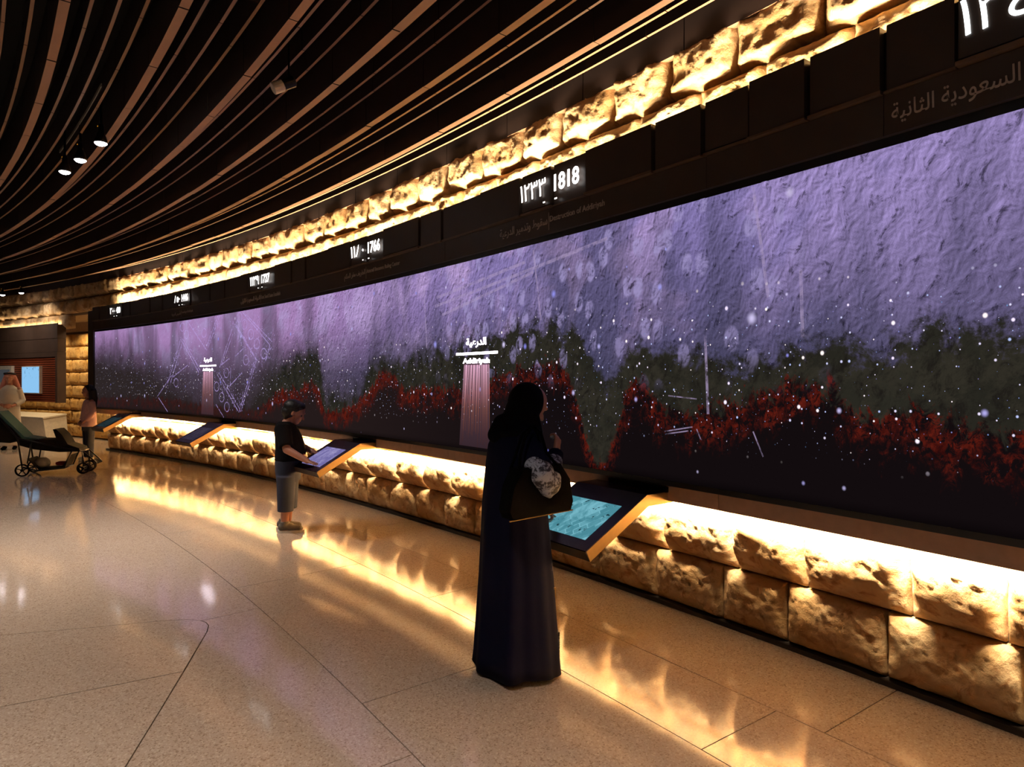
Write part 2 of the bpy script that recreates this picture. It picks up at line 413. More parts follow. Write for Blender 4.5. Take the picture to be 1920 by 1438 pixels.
# ---- recessed far wall beyond the end of the screen
lb = MB(); lb.cbox(45.7, 57, 1.85, 2.05, 0, 5.0, .6)
wall2 = struct(lb.build('wall_back', 'mortar'), 'recessed golden limestone wall beyond the end of the video wall')
ps = MB(); ps.cbox(45.72, 57, .76, 1.86, 3.31, 3.358, .6); ps.cbox(45.72, 57, 1.80, 1.85, 3.05, 3.31, .6)
ps.build('soffit', 'plaster', wall2)
zz = [.03 + .37 * k for k in range(9)]
for k in range(8):
    z0, z1 = zz[k], min(zz[k+1], 3.04)
    js = [47.6, 48.25, 48.9, 49.35, 50.05, 50.7] if k % 2 else [47.6, 48.5, 49.0, 49.65, 50.2, 50.7]
    if k < 4: js = js + [51.35, 52.0, 52.6, 53.3, 54.0, 54.8, 55.6]
    for i, (a, b) in enumerate(zip(js[:-1], js[1:])): stone(a, b, z0, z1, 1.82, .07, 2000 + k * 41 + i, wall2, 'stone_far', .05)

# ---- dark shell of the rest of the hall
db = MB(); db.cbox(14, 62, -12.4, -12.2, 0, 5.0, 1.0); struct(db.build('wall_left', 'darkwall'))
db = MB(); db.cbox(13.8, 14, -12.4, 2.2, 0, 5.0); struct(db.build('wall_front', 'darkwall'))
db = MB(); db.cbox(57, 57.2, -12.4, 2.2, 0, 5.0); struct(db.build('wall_far', 'darkwall'))

# ---- ceiling with hanging fins
cb = MB(); cb.cbox(14, 62, -12.4, 2.2, 5.0, 5.1, 1.0)
ceiling = struct(cb.build('ceiling', 'ceil'), 'black ceiling hung with long curved walnut fins')
SEG = 1.03
for k in range(8):
    oc = .66 - .595 * k if k else .655
    s = 22.35 + .31 * (k % 3)
    while s < 57:
        jz = rng.uniform(-.004, .004)
        if s > 26.5 - (k > 5) * 1.5:
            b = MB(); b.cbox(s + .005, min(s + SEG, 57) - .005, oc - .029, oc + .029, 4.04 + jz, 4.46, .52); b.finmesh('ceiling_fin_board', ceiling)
        s += SEG
    for q, off in enumerate((.165, .31, .455)):
        b = MB(); s = 22 + q * .3
        while s < 57: b.cbox(s, min(s + SEG, 57) - .008, oc - .595 + off - .011, oc - .595 + off + .011, 4.20, 4.44, .52); s += SEG
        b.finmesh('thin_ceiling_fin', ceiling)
for k in range(8, 19):
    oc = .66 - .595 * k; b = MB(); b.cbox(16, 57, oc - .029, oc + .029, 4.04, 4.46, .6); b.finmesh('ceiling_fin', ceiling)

# ================================================================== LED STRIPS
def led(name, s0, s1, o, z, d_o, d_z, watt, label, spread=120):
    tilt = Vector((d_o, d_z)).normalized(); nrm = Vector((-tilt.y, tilt.x)); b = MB(); hw = .006
    b.cprof(s0, s1, [(o + nrm.x*hw, z + nrm.y*hw), (o - nrm.x*hw, z - nrm.y*hw), (o - nrm.x*hw - tilt.x*.008, z - nrm.y*hw - tilt.y*.008), (o + nrm.x*hw - tilt.x*.008, z + nrm.y*hw - tilt.y*.008)])
    ob = b.build(name, 'led'); tag(ob, label, 'light strip', 'warm light strips hidden along the stone wall')
    up = d_z > 0; b = MB(); b.cbox(s0, s1, o - .032, o - .026, z - .01 if up else z - .06, z + .05 if up else z + .02, .4); b.build('shading_lip', 'base', ob)  # unseen lip added to keep strip light and glare off the floor
    n = int(round((s1 - s0) / 1.0)); L = (s1 - s0) / n
    ld = bpy.data.lights.new('led_segment', 'AREA'); ld.shape = 'RECTANGLE'; ld.size = L * .99; ld.size_y = .02
    ld.energy = watt * L; ld.color = WARM; ld.spread = math.radians(spread)
    for i in range(n):
        s = s0 + (i + .5) * L
        lo = bpy.data.objects.new('led_segment', ld); COL.objects.link(lo)
        zax = -(er(s) * tilt.x + Vector((0, 0, tilt.y))); xax = et(s); yax = zax.cross(xax)
        m = Matrix((xax, yax, zax)).transposed().to_4x4(); m.translation = P(s, o + tilt.x*.012, z + tilt.y*.012); lo.matrix_world = m
        lo.parent = ob; lo.matrix_parent_inverse = ob.matrix_basis.inverted()
    return ob
led('light_strip', 23.5, 45.2, .48, .985, .80, -.60, LED_LOW_W, 'warm light strip under the video wall shining down the stones', 86)
led('light_strip', 23.5, 44.9, .50, 3.20, .36, .93, LED_UP_W, 'warm light strip on top of the video wall shining up the stones')
led('light_strip', 48.1, 52.0, .60, 3.085, .45, .9, 3.2, 'warm light strip on top of the wooden cabinet')

# ================================================================== VIDEO WALL
S_L, S_R = 44.66, 24.0
vw = empty('video_wall', P(36, .2, 0)); tag(vw, 'long curved video wall with purple starry picture and year numbers along its top', 'video wall')
b = MB(); b.cbox(24, 44.93, .065, .40, 1.0, 3.19, .5); b.build('casing', 'black', vw)
b = MB(); b.cbox(44.665, 44.95, -.03, .40, 1.03, 3.19, .3); b.build('end_frame', 'frieze', vw)
b = MB(); b.cbox(24, 44.66, .0, .05, 2.722, 2.765, .4); b.cbox(24, 44.66, -.004, .05, 1.03, 1.062, .4); b.build('bezel', 'black', vw)
# picture
def mk_screen():
    RED = [(0,.22),(3.25,.28),(5.57,.2),(6.4,.18),(7.17,.17),(7.89,.45),(8.55,.5),(8.94,.63),(9.16,.5),(9.28,.25),(9.72,.25),(10.36,.47),(10.66,.74),(10.88,.69),(11.15,.51),(11.55,.56),(12.1,.54),(12.42,.62),(12.87,.7),(13.26,.78),(13.48,.74),(13.65,.47),(13.73,.15),(13.88,.06),(13.99,.16),(14.07,.55),(14.2,.67),(14.35,.47),(14.63,.44),(14.89,.48),(15.12,.57),(15.29,.65),(15.46,.6),(15.61,.45),(15.79,.54),(15.92,.46),(16.09,.45),(16.3,.42),(20.6,.4)]
    PUR = [(0,1.34),(1.97,1.17),(3.25,.84),(5.57,.37),(6.99,.56),(7.54,.79),(8.55,1.06),(9.14,1.06),(9.25,.5),(10.24,.54),(10.42,.9),(11.15,.90),(11.55,.92),(12.42,1.02),(13.14,1.08),(13.67,1.0),(13.78,.69),(13.98,.62),(14.13,.9),(14.63,.81),(14.99,.71),(15.29,.84),(15.56,.8),(15.79,.84),(16.0,.87),(16.3,.84),(20.6,.8)]
    t = NT('video_picture'); uv = t.n('UVMap').outputs[0]; sx = t.n('SeparateXYZ'); t.set(sx, 0, uv); U, V = sx.outputs[0], sx.outputs[1]
    un = t.m('DIVIDE', U, 20.66)
    b1 = t.m('MULTIPLY', t.curve(un, [(x / 20.66, y / 2) for x, y in RED]), 2.0)
    b2 = t.m('MULTIPLY', t.curve(un, [(x / 20.66, y / 2) for x, y in PUR]), 2.0)
    rag = t.noise(t.xyz(U, t.m('MULTIPLY', V, .45)), 10.0, 10, .78, .5, '2D').outputs[0]
    rag2 = t.noise(t.xyz(U, V), 5.0, 9, .74, .15, '2D').outputs[0]
    lf = t.mr(U, 6.0, 9.0)                                     # the picture is softer at the left end
    v1 = t.m('ADD', V, t.m('MULTIPLY', t.m('SUBTRACT', rag, .5), .5)); d1 = t.m('SUBTRACT', v1, b1)
    v2 = t.m('ADD', V, t.m('MULTIPLY', t.m('SUBTRACT', rag2, .5), .7)); d2 = t.m('SUBTRACT', v2, b2)
    # plaster relief in the lit sky
    pn = t.noise(t.xyz(U, t.m('MULTIPLY', V, .8)), 2.2, 5, .55, .4, '2D').outputs[0]
    st = t.noise(t.xyz(U, t.m('MULTIPLY', V, .22)), 1.5, 4, .55, .2, '2D').outputs[0]
    cr = t.noise(t.xyz(t.m('ADD', U, t.m('MULTIPLY', V, -.3)), t.m('MULTIPLY', V, .7)), 15.0, 10, .74, .3, '2D').outputs[0]
    cr2 = t.noise(t.xyz(t.m('ADD', t.m('ADD', U, .012), t.m('MULTIPLY', V, -.3)), t.m('MULTIPLY', t.m('SUBTRACT', V, .012), .7)), 15.0, 10, .74, .3, '2D').outputs[0]
    rel = t.m('MULTIPLY', t.m('SUBTRACT', cr, cr2), 2.6)
    pk = t.mix(t.mr(U, 7.5, 13.5), srgb('#a580b4'), srgb('#7f72a8'))
    pk = t.mix(t.mr(pn, .42, .68), pk, srgb('#ab92c4'))
    pk = t.mix(t.mr(t.m('ADD', U, t.m('MULTIPLY', pn, 4)), 16.2, 17.6), pk, srgb('#9180b4'))
    dk = t.mix(t.mr(U, 7, 13), srgb('#463b48'), srgb('#403e58'))
    lum = t.m('MULTIPLY', t.mr(V, .72, 1.72, .06, 1.25, False), t.mr(st, .34, .62, .4, 1.2))
    pur = t.mix(t.m('MULTIPLY', lum, 1.0, clamp=True), dk, pk)
    sh = t.m('ADD', 1.0, t.m('MULTIPLY', rel, t.mr(U, 6, 10, .2, 1.0)))
    crk = t.mr(cr, .33, .42, .45, 1.0)
    shade = t.m('MULTIPLY', t.m('MAXIMUM', sh, .35), t.m('ADD', t.m('MULTIPLY', crk, t.mr(U, 6, 10, .2, 1.0)), t.mr(U, 6, 10, .8, 0.0)))
    pur = t.mix(1.0, pur, t.xyz(shade, shade, shade), 'MULTIPLY')
    # pale patches
    vo = t.n('TexVoronoi', {'voronoi_dimensions': '2D'}); t.set(vo, 'Vector', t.xyz(t.m('ADD', U, t.m('MULTIPLY', rag2, .05)), t.m('MULTIPLY', V, .62))); t.set(vo, 'Scale', 6.5)
    vc = t.n('SeparateColor'); t.set(vc, 0, vo.outputs['Color'])
    pm = t.m('MULTIPLY', t.mr(vo.outputs['Distance'], .34, .22), t.m('GREATER_THAN', vc.outputs[0], .42))
    pm = t.m('MULTIPLY', pm, t.m('MULTIPLY', t.mr(U, 11.2, 12.6), t.mr(U, 15.6, 14.9))); pm = t.m('MULTIPLY', t.m('MULTIPLY', pm, t.mr(V, .55, .8)), t.mr(cr, .35, .6))
    olive = t.mix(pn, srgb('#1a1814'), srgb('#302f27'))
    dark = t.mix(t.mr(U, 9, 14), srgb('#241a1a'), srgb('#120c0e'))
    redc = t.mix(t.mr(cr, .3, .65), srgb('#2e0a09'), srgb('#641d12'))
    redc = t.mix(t.mr(U, 7.0, 8.0, .25, 1.0), dark, redc)
    olive = t.mix(t.mr(rag2, .40, .62), olive, srgb('#302d25')); olive = t.mix(t.mr(cr, .30, .55), srgb('#1c1916'), olive)
    olive = t.mix(t.mr(U, 6.6, 8.2), srgb('#2c2424'), olive)
    ed = t.m('ADD', .03, t.m('MULTIPLY', t.m('SUBTRACT', 1.0, lf), .18))
    a1 = t.mr(d1, t.m('MULTIPLY', ed, -1), ed)
    c = t.mix(a1, dark, olive)
    rb = t.m('MULTIPLY', t.mr(d1, -.24, -.06), t.mr(d1, .035, .0)); fin = t.noise(t.xyz(U, t.m('MULTIPLY', V, .7)), 26.0, 6, .75, .5, '2D').outputs[0]; rb = t.m('MULTIPLY', rb, t.m('MULTIPLY', t.mr(rag2, .36, .56), t.mr(fin, t.mr(U, 9, 13, .25, .42), t.mr(U, 9, 13, .45, .56))))
    c = t.mix(rb, c, redc)
    wdt = t.m('ADD', t.mr(U, 9.5, 13.5, .2, .07), t.m('MULTIPLY', t.m('SUBTRACT', 1.0, lf), .35))
    a2 = t.m('MULTIPLY', t.mr(d2, t.m('MULTIPLY', wdt, -1), wdt), t.mr(d1, -.02, .05))
    c = t.mix(a2, c, pur)
    c = t.mix(t.m('MULTIPLY', pm, t.mr(V, .5, 1.3, .3, .8)), c, srgb('#a094c6'))
    # stars
    def stars(scale, size, thr, col1, col2, gain, lo, hi, off, soft=.35):
        v = t.n('TexVoronoi', {'voronoi_dimensions': '2D'}); t.set(v, 'Vector', t.xyz(t.m('ADD', U, off), t.m('MULTIPLY', V, .85))); t.set(v, 'Scale', scale)
        s = t.n('SeparateColor'); t.set(s, 0, v.outputs['Color'])
        r = t.m('MULTIPLY', size, t.m('POWER', s.outputs[1], 2.0)); r = t.m('ADD', r, size * .25)
        k = t.mr(v.outputs['Distance'], r, t.m('MULTIPLY', r, soft)); k = t.m('MULTIPLY', k, t.m('GREATER_THAN', s.outputs[0], thr))
        k = t.m('MULTIPLY', k, t.m('MULTIPLY', t.mr(V, lo - .2, lo), t.mr(V, hi + .25, hi)))
        e = t.mix(s.outputs[2], col1, col2); e2 = t.mix(1.0, e, t.xyz(gain, gain, gain), 'MULTIPLY')
        return k, e2
    for args in ((9.0, .095, .45, srgb('#e8d8ff'), srgb('#fff0ea'), 1.3, .40, 1.0, 0.0), (16.0, .10, .45, srgb('#b8c8ff'), srgb('#f0e4ff'), 1.0, .42, .95, 3.3),
                 (30.0, .10, .72, srgb('#7aa8e0'), srgb('#a090e0'), .75, .45, .9, 7.7), (3.6, .11, .55, srgb('#8c8cf0'), srgb('#e4d8ff'), .9, .2, 1.5, 1.9, .0)):
        k, e = stars(*args); c = t.mix(k, c, e)
    fade = t.mr(V, .0, .09, .35, 1.0); c = t.mix(1.0, c, t.xyz(fade, fade, fade), 'MULTIPLY')
    return t.emit(c, 1.0)
M['picture'] = mk_screen()
b = MB(); ns = 120; nz = 4; b.uv = []
rows = []
for i in range(ns + 1):
    s = S_L + (24.0 - S_L) * i / ns
    rows.append([P(s, 0, 1.06 + (2.724 - 1.06) * j / nz) for j in range(nz + 1)])
    for j in range(nz + 1): b.uv.append((S_L - s, .03 + (2.724 - 1.06) * j / nz))
b.grid(rows)
picture = b.build('picture', 'picture', vw, smooth=True)
b = MB(); b.cbox(24, 44.66, .003, .05, 1.06, 2.724, .4); b.build('display_modules', 'black', vw)
# drawings shown on the picture: bands of rings and dashes, pale strokes, glowing captions with falling rays
def mk_draw(name, hexc, gain, brk):
    t = NT(name); p = t.n('NewGeometry').outputs['Position']; n = t.noise(p, 16, 4, .7); s = t.m('MULTIPLY', t.mr(n.outputs[0], .5 - brk, .5 + brk * .6), 1.0)
    e = t.n('Emission'); t.set(e, 0, srgb(hexc)); t.set(e, 1, gain); tr = t.n('BsdfTransparent'); mx = t.n('MixShader'); t.set(mx, 0, t.m('MULTIPLY', s, .6))
    t.t.links.new(tr.outputs[0], mx.inputs[1]); t.t.links.new(e.outputs[0], mx.inputs[2]); t.t.links.new(mx.outputs[0], t.out.inputs[0]); t.mat.cycles.emission_sampling = 'NONE'; return t.mat
M['lace'] = mk_draw('lilac_drawing', '#bba2e6', 1.05, .2); M['stroke'] = mk_draw('pale_strokes', '#b8a4cc', .85, .2)
def W(u, v, o=-.0022): return P(S_L - u, o, 1.03 + v)
def ribbon(mb, u0, v0, u1, v1, wd):
    L = math.hypot(u1-u0, v1-v0); nx, ny = -(v1-v0)/L*wd/2, (u1-u0)/L*wd/2; n = max(1, int(L/.15)); lo, hi = .012, 1.688
    cl = lambda v: min(max(v, lo + .02), hi)
    mb.grid([[W(u0+(u1-u0)*i/n + k*nx, cl(v0+(v1-v0)*i/n + k*ny)) for k in (-1, 1)] for i in range(n+1)])
def ringm(mb, u, v, ru, rv, wd):
    n = 18; mb.grid([[W(u + (ru+k)*math.cos(a), min(1.688, v + (rv+k)*math.sin(a))) for k in (-wd/2, wd/2)] for a in (2*math.pi*i/n for i in range(n+1))])
LACE = [(4.48,1.68,5.28,1.15),(5.31,1.21,5.76,1.69),(5.39,1.21,5.83,1.68),(4.2,1.37,4.98,.76),(4.28,1.37,5.04,.8),(6.34,1.55,7.17,.94),(6.44,1.51,7.21,.93),(6.7,1.67,7.66,1.13),(6.82,1.63,7.72,1.18),(7.66,1.13,7.5,.91),(7.12,.91,6.56,.14),(7.19,.92,6.63,.15),(5.73,.73,6.53,.16),(5.81,.75,6.58,.2),(3.61,.57,4.2,1.37),(3.73,.57,4.25,1.28),(3.85,.69,4.51,.9),(5.83,.84,6.31,1.44),(5.91,.88,6.34,1.36),(5.89,.88,6.21,.98),(6.21,.54,6.68,.75),(6.24,.54,6.26,.83),(6.44,1.01,6.73,1.12),(3.13,.32,3.79,.72),(3.19,.3,3.61,.05),(5.68,.24,5.99,.04)]
RINGS = [(4.28,1.58),(4.45,1.44),(5.2,1.43),(6.58,1.6),(6.77,1.48),(7.0,1.32),(7.21,1.17),(7.44,1.02),(5.91,.36),(5.71,.53),(6.09,.75),(6.82,.94),(3.99,.59),(6.11,.21)]
b = MB()
for q in LACE: ribbon(b, *q, .017)
for u, v in RINGS: ringm(b, u, v, .095, .075, .016); None
rl = random.Random(4)
for (u0, v0, u1, v1) in LACE[:16]:
    for k in range(34):
        f = rl.random(); g = rl.gauss(0, .09); u = u0 + (u1-u0)*f + g; v = min(1.66, v0 + (v1-v0)*f + g*.4 + rl.gauss(0, .05))
        if v > .06: ribbon(b, u, v, u + rl.uniform(-.02, .03), v + rl.uniform(.008, .025), .014)
b.build('lace_drawing', 'lace', vw)
b = MB()
for q in ((11.7,1.34,13.93,1.60),(11.83,1.25,13.14,1.48),(11.74,1.42,13.04,1.57)): ribbon(b, *q, .026)
for q in ((15.03,1.68,15.12,1.08),(11.51,1.54,11.56,.95),(13.14,1.65,13.23,1.1),(14.72,.9,14.74,.45),(15.3,1.2,15.31,.86)): ribbon(b, *q, .018)
for q in ((14.45,.55,14.66,.535),(14.42,.33,14.63,.37),(14.43,.315,14.6,.345),(14.66,.36,14.69,.30),(15.03,.37,15.09,.24)): ribbon(b, *q, .008)
b.build('pale_strokes', 'stroke', vw)
def mk_rays():
    t = NT('falling_rays'); p = t.n('NewGeometry').outputs['Position']; sx = t.n('SeparateXYZ'); t.set(sx, 0, p)
    f = t.mr(sx.outputs[2], 1.08, 1.85, 0, 1, False)
    e = t.n('Emission'); t.set(e, 0, t.ramp(f, [(0, srgb('#5a2a14')), (.45, srgb('#a0604a')), (1, srgb('#f0b8d8'))])); t.set(e, 1, t.mr(f, 0, 1, .45, 1.5, False))
    tr = t.n('BsdfTransparent'); mx = t.n('MixShader'); t.set(mx, 0, t.mr(f, 0, .9, .25, .85))
    t.t.links.new(tr.outputs[0], mx.inputs[1]); t.t.links.new(e.outputs[0], mx.inputs[2]); t.t.links.new(mx.outputs[0], t.out.inputs[0]); t.mat.cycles.emission_sampling = 'NONE'; return t.mat
M['rays'] = mk_rays()
def mk_veil():
    t = NT('ray_veil'); e = t.n('Emission'); t.set(e, 0, srgb('#7a5868')); t.set(e, 1, .8); tr = t.n('BsdfTransparent'); mx = t.n('MixShader')
    p = t.n('NewGeometry').outputs['Position']; sx = t.n('SeparateXYZ'); t.set(sx, 0, p); t.set(mx, 0, t.mr(sx.outputs[2], 1.08, 1.8, .18, .6, False))
    t.t.links.new(tr.outputs[0], mx.inputs[1]); t.t.links.new(e.outputs[0], mx.inputs[2]); t.t.links.new(mx.outputs[0], t.out.inputs[0]); t.mat.cycles.emission_sampling = 'NONE'; return t.mat
M['veil'] = mk_veil()
def caption(uc, wbar, wt, ar, en, n, rw):
    b = MB(); ribbon(b, uc - wbar/2, .875, uc + wbar/2, .875, .022); b.build('caption_bar', 'caplight', vw)
    wall_text('caption_arabic', shape_ar(ar), S_L - (uc - wt/2 + .02), 1.03 + .925, -.003, .085, 'caplight', vw, width=wt - .04, bold=.02, depth=.002)
    wall_text('caption_latin', en, S_L - (uc - wt/2 - .03), 1.03 + .775, -.003, .06, 'caplight', vw, width=wt + .06, bold=.03, depth=.002)
    b = MB(); r = random.Random(n)
    for k in range(n):
        f = (k + r.uniform(.2, .8)) / n - .5; ribbon(b, uc + f*(wt + .04), .775, uc + f*rw - .03, r.uniform(.04, .2), r.uniform(.006, .011))
    b.build('caption_rays', 'rays', vw)
    b = MB(); mbp = [[W(uc + k*(wt/2 + .02 if q == 0 else rw/2) - (0 if q == 0 else .03), .79 if q == 0 else .06, -.0014) for k in (-1, -.5, 0, .5, 1)] for q in (0, 1)]
    b.grid(mbp); b.build('caption_veil', 'veil', vw)
caption(12.37, .62, .34, 'الدرعية', 'Addiriyah', 22, .46)
caption(5.36, .66, .36, 'الدرعية', 'Addiriyah', 20, .5)
# text band
seams = [24.0, 26.1, 28.03, 28.95, 29.91, 30.87, 32.74, 33.9, 35.8, 37.7, 39.6, 41.5, 43.2, 44.66]
for a, c in zip(seams[:-1], seams[1:]):
    b = MB(); b.cbox(a + .0015, c - .0015, -.03, .05, 2.765, 2.947, .4); b.build('text_band_panel', 'frieze', vw)
# frieze panels: boxes of uneven widths with narrow steps between them
joints = [24.0, 25.1, 26.2, 27.0, 27.6, 28.2, 28.66, 28.95, 29.30, 29.63, 29.93, 30.29, 30.90, 31.26, 31.62, 32.17, 32.78, 33.16, 33.88, 34.24, 34.62, 35.18, 35.83, 36.22, 36.75, 37.21, 37.62, 37.92, 38.55, 39.1, 39.55, 39.95, 40.32, 40.7, 41.2, 41.75, 42.3, 42.75, 43.1, 43.44, 43.8, 44.3, 44.66]
for i, (a, c) in enumerate(zip(joints[:-1], joints[1:])):
    b = MB(); st = (i % 3) * .012; b.cbox(a + .012, c - .012, -.03 - st, .05, 2.965 + (.012 if i % 4 == 1 else 0), 3.255, .4); b.build('frieze_panel', 'frieze', vw)
for i, (a, c) in enumerate(zip(joints[:-1], joints[1:])):
    b = MB(); st = (i % 3) * .012; b.cbox(a + .004, c - .004, -.042 - st, -.0, 2.950, 2.960 + (.006 if i % 2 else 0), .4); b.build('frieze_ledge', 'ledge', vw)
b = MB(); b.cbox(24, 44.66, .0, .05, 2.94, 3.24, .4); b.build('frieze_back', 'black', vw)
fs = [24.0, 26.4, 28.2, 29.86, 31.3, 32.75, 33.4, 34.95, 36.9, 38.9, 40.9, 42.9, 44.9]
for a, c in zip(fs[:-1], fs[1:]):
    b = MB(); b.cbox(a + .002, c - .002, .012, .05, .936, 1.03, .4); b.build('fascia_panel', 'fascia', vw)
YEARS = [(31.26,'١٢٣٣','1818','سقوط وتدمير الدرعية','Destruction of Addiriyah'),(34.24,'١١٨٠','1766','الطريف مقر الحكم','Atturaif Becomes Ruling Center'),
         (37.21,'١١٣٩','1727','الدولة السعودية الأولى'.replace('لأ','لا'),'First Saudi State Establish'),(40.32,'٨٥٠','1446','تأسيس الدرعية','Founding of Addiriyah'),(43.44,'٢٠٠','430','','')]
for s, ar, en, ta, te in YEARS:
    o = -.03 - .024 - .001
    wa = .075 * len(ar)
    wall_text('year_numerals', ar, s + .05 + wa, 3.05, o, .13, 'numeral', vw, width=wa, bold=.0)
    wall_text('year_numerals', en, s - .045, 3.05, o, .125, 'numeral', vw, width=.066 * len(en), bold=.02)
    b = MB(); b.cbox(s + .06, s + .08, o - .003, o, 2.992, 3.002); b.cbox(s - .075, s - .05, o - .003, o, 2.992, 3.002); b.build('year_mark', 'numeral', vw)
    if ta: wall_text('band_lettering', shape_ar(ta), s + .06 + .031 * len(ta), 2.815, -.0305, .085, 'caption', vw, width=.031 * len(ta), bold=.004)
    if te: wall_text('band_lettering', te, s + .03, 2.835, -.0305, .055, 'caption', vw, width=.0235 * len(te), bold=.002)
    if te:
        b = MB(); b.cbox(s + .042, s + .046, -.032, -.03, 2.79, 2.92); b.build('band_divider', 'caption', vw)
wall_text('year_numerals', '١٢٤٠', 28.64, 3.06, -.056, .15, 'num_cool', vw, width=.30, bold=.0)
wall_text('year_numerals', '1824', 28.2, 3.06, -.056, .14, 'num_cool', vw, width=.28, bold=.02)
wall_text('band_lettering', shape_ar('الدولة السعودية الثانية'), 28.915, 2.80, -.0305, .095, 'caption', vw, width=.66, bold=.004)

# ================================================================== TOUCH KIOSKS
def mk_disp(name, a, bcol, c3, gain):
    t = NT(name); v = t.obj(); n = t.noise(v, 5, 4, .6, 1.5); n2 = t.noise(v, 22, 5, .7)
    ck = t.n('TexBrick'); t.set(ck, 'Vector', v); t.set(ck, 'Scale', 6.0); t.set(ck, 'Color1', srgb(a)); t.set(ck, 'Color2', srgb(bcol)); t.set(ck, 'Mortar', srgb(a))
    c = t.mix(t.mr(n.outputs[0], .42, .6), ck.outputs[0], srgb(bcol)); c = t.mix(t.mr(n2.outputs[0], .60, .66), c, srgb(c3)); return t.emit(c, gain)
M['disp1'] = mk_disp('teal_map_display', '#7fc4d4', '#4f93a2', '#16323a', .85)
M['disp2'] = mk_disp('lilac_display', '#a8a0d8', '#8078b8', '#c8c4f0', .75)
M['disp3'] = mk_disp('dim_display', '#5a5068', '#463e54', '#2a2632', .5)
M['disp4'] = mk_disp('dim_teal_display', '#3a5058', '#2c3c42', '#1a2226', .5)
def kiosk(s_r, wd, disp, label):
    s_l = s_r + wd; root = empty('touch_kiosk', P((s_l + s_r)/2, -.4, .70)); tag(root, label, 'touch kiosk', 'touch kiosks along the video wall')
    z0, z1, ob, ot, th = .99, .73, -.17, -.66, .068
    nx, nz = (z1 - z0), -(ot - ob); L = math.hypot(nx, nz); ux, uz = (ot - ob)/L, (z1 - z0)/L; px, pz = (-uz, ux) if ux > 0 else (uz, -ux)   # unit normal pointing up
    px, pz = abs(uz) * -1, abs(ux)
    prof = [(.06, z0), (ob, z0), (ot, z1), (ot - px*th*.9, z1 - pz*th), (ob + .012, z0 - th), (.06, z0 - th)]
    b = MB(); b.cprof(s_r + .006, s_l - .006, prof, .3); b.build('body', 'ktop', root)
    for a, c in ((s_r - .002, s_r + .006), (s_l - .006, s_l + .002)):
        b = MB(); b.cprof(a, c, [(o, z - .001) for o, z in prof], .3); b.build('side_plate', 'brass', root)
    b = MB(); q = [(ot - .004, z1 - .004), (ot - px*th*.9 - .004, z1 - pz*th), (ot - px*th*.9 + .006, z1 - pz*th - .004), (ot + .006, z1 - .008)]; b.cprof(s_r, s_l, q, .3); b.build('front_lip', 'kfront', root)
    def onp(f, h): return (ob + (ot - ob)*f + px*h, z0 + (z1 - z0)*f + pz*h)
    d = MB(); d.cprof(s_r + .085, s_l - .085, [onp(.26, .0), onp(.26, .003), onp(.86, .003), onp(.86, .0)], .3); d.build('display', disp, root)
    b = MB(); b.cbox(s_r - .01, s_l - .14, -.012, .03, z0 - .002, z0 + .03, .3); b.build('cable_cover', 'gloss', root)
    return root
kiosk(30.23, .62, 'disp1', 'touch kiosk with bright teal map display, used by the woman in black')
kiosk(34.15, .62, 'disp2', 'touch kiosk with lilac display, used by the boy in shorts')
kiosk(38.25, .62, 'disp3', 'unused touch kiosk with dim grey display')
kiosk(42.35, .62, 'disp4', 'touch kiosk nearest the end of the video wall, beside the person in pink')

# ================================================================== CEILING SPOTLIGHTS AND SPEAKER
def spotlight(s, o, z, label, target, watt=SPOT_W, cone=95, vis=True, tint=(1, .90, .81)):
    root = empty('track_spotlight', P(s, o, z)); tag(root, label, 'spotlight', 'track spotlights under the ceiling fins')
    c = P(s, o, z); ax = Vector((0, 0, -1))
    b = MB(); b.tube([c + Vector((0,0,.11)), c + Vector((0,0,.4))], .012, 8); b.build('stem', 'steel', root)
    b = MB(); b.lathe(c, ax, [(.012, -.13), (.024, -.12), (.028, -.05), (.045, -.01), (.056, .035), (.056, .055), (.050, .055), (.04, .0), (.02, -.02)], 20); b.build('housing', 'steel', root, smooth=True)
    b = MB(); b.lathe(c, ax, [(.052, .045), (.053, .058), (.038, .072), (.018, .08), (.004, .082)], 20); b.build('lens', 'lens', root)
    b = MB(); b.lathe(c + er(s)*-.02 + Vector((0,0,.10)), ax, [(.003, -.008), (.009, 0), (.003, .008)], 8); b.build('pilot_lamp', 'amber', root)
    ld = bpy.data.lights.new('spot_beam', 'SPOT'); ld.energy = watt; ld.color = tint; ld.spot_size = math.radians(cone); ld.spot_blend = .9; ld.shadow_soft_size = .07
    lo = bpy.data.objects.new('spot_beam', ld); COL.objects.link(lo); p = c + Vector((0,0,-.075))
    d = (Vector(target) - p).normalized(); lo.rotation_euler = d.to_track_quat('-Z', 'Y').to_euler(); lo.location = p; lo.parent = root; lo.matrix_parent_inverse = root.matrix_basis.inverted()
    return root
b = MB(); b.cbox(34.6, 37.0, -2.475, -2.445, 4.28, 4.31, .4); tag(b.build('lighting_track', 'ltmetal'), 'short pale lighting track holding the three visible spotlights', 'lighting track')
spotlight(35.10, -2.40, 3.98, 'nearest of the three track spotlights under the ceiling fins', P(35.1, -2.4))
spotlight(35.83, -2.46, 3.98, 'middle of the three track spotlights under the ceiling fins', P(35.83, -2.6))
spotlight(36.42, -2.51, 3.98, 'farthest of the three track spotlights under the ceiling fins', P(36.42, -2.7))
spotlight(48.86, .05, 3.96, 'tiny far spotlight above the wooden cabinet, right of the pair', P(48.6, 1.4, 1.2), 90, 110)
spotlight(49.75, -.02, 3.96, 'tiny far spotlight above the wooden cabinet, left of the pair', P(50.8, .9, 1.0), 90, 110)
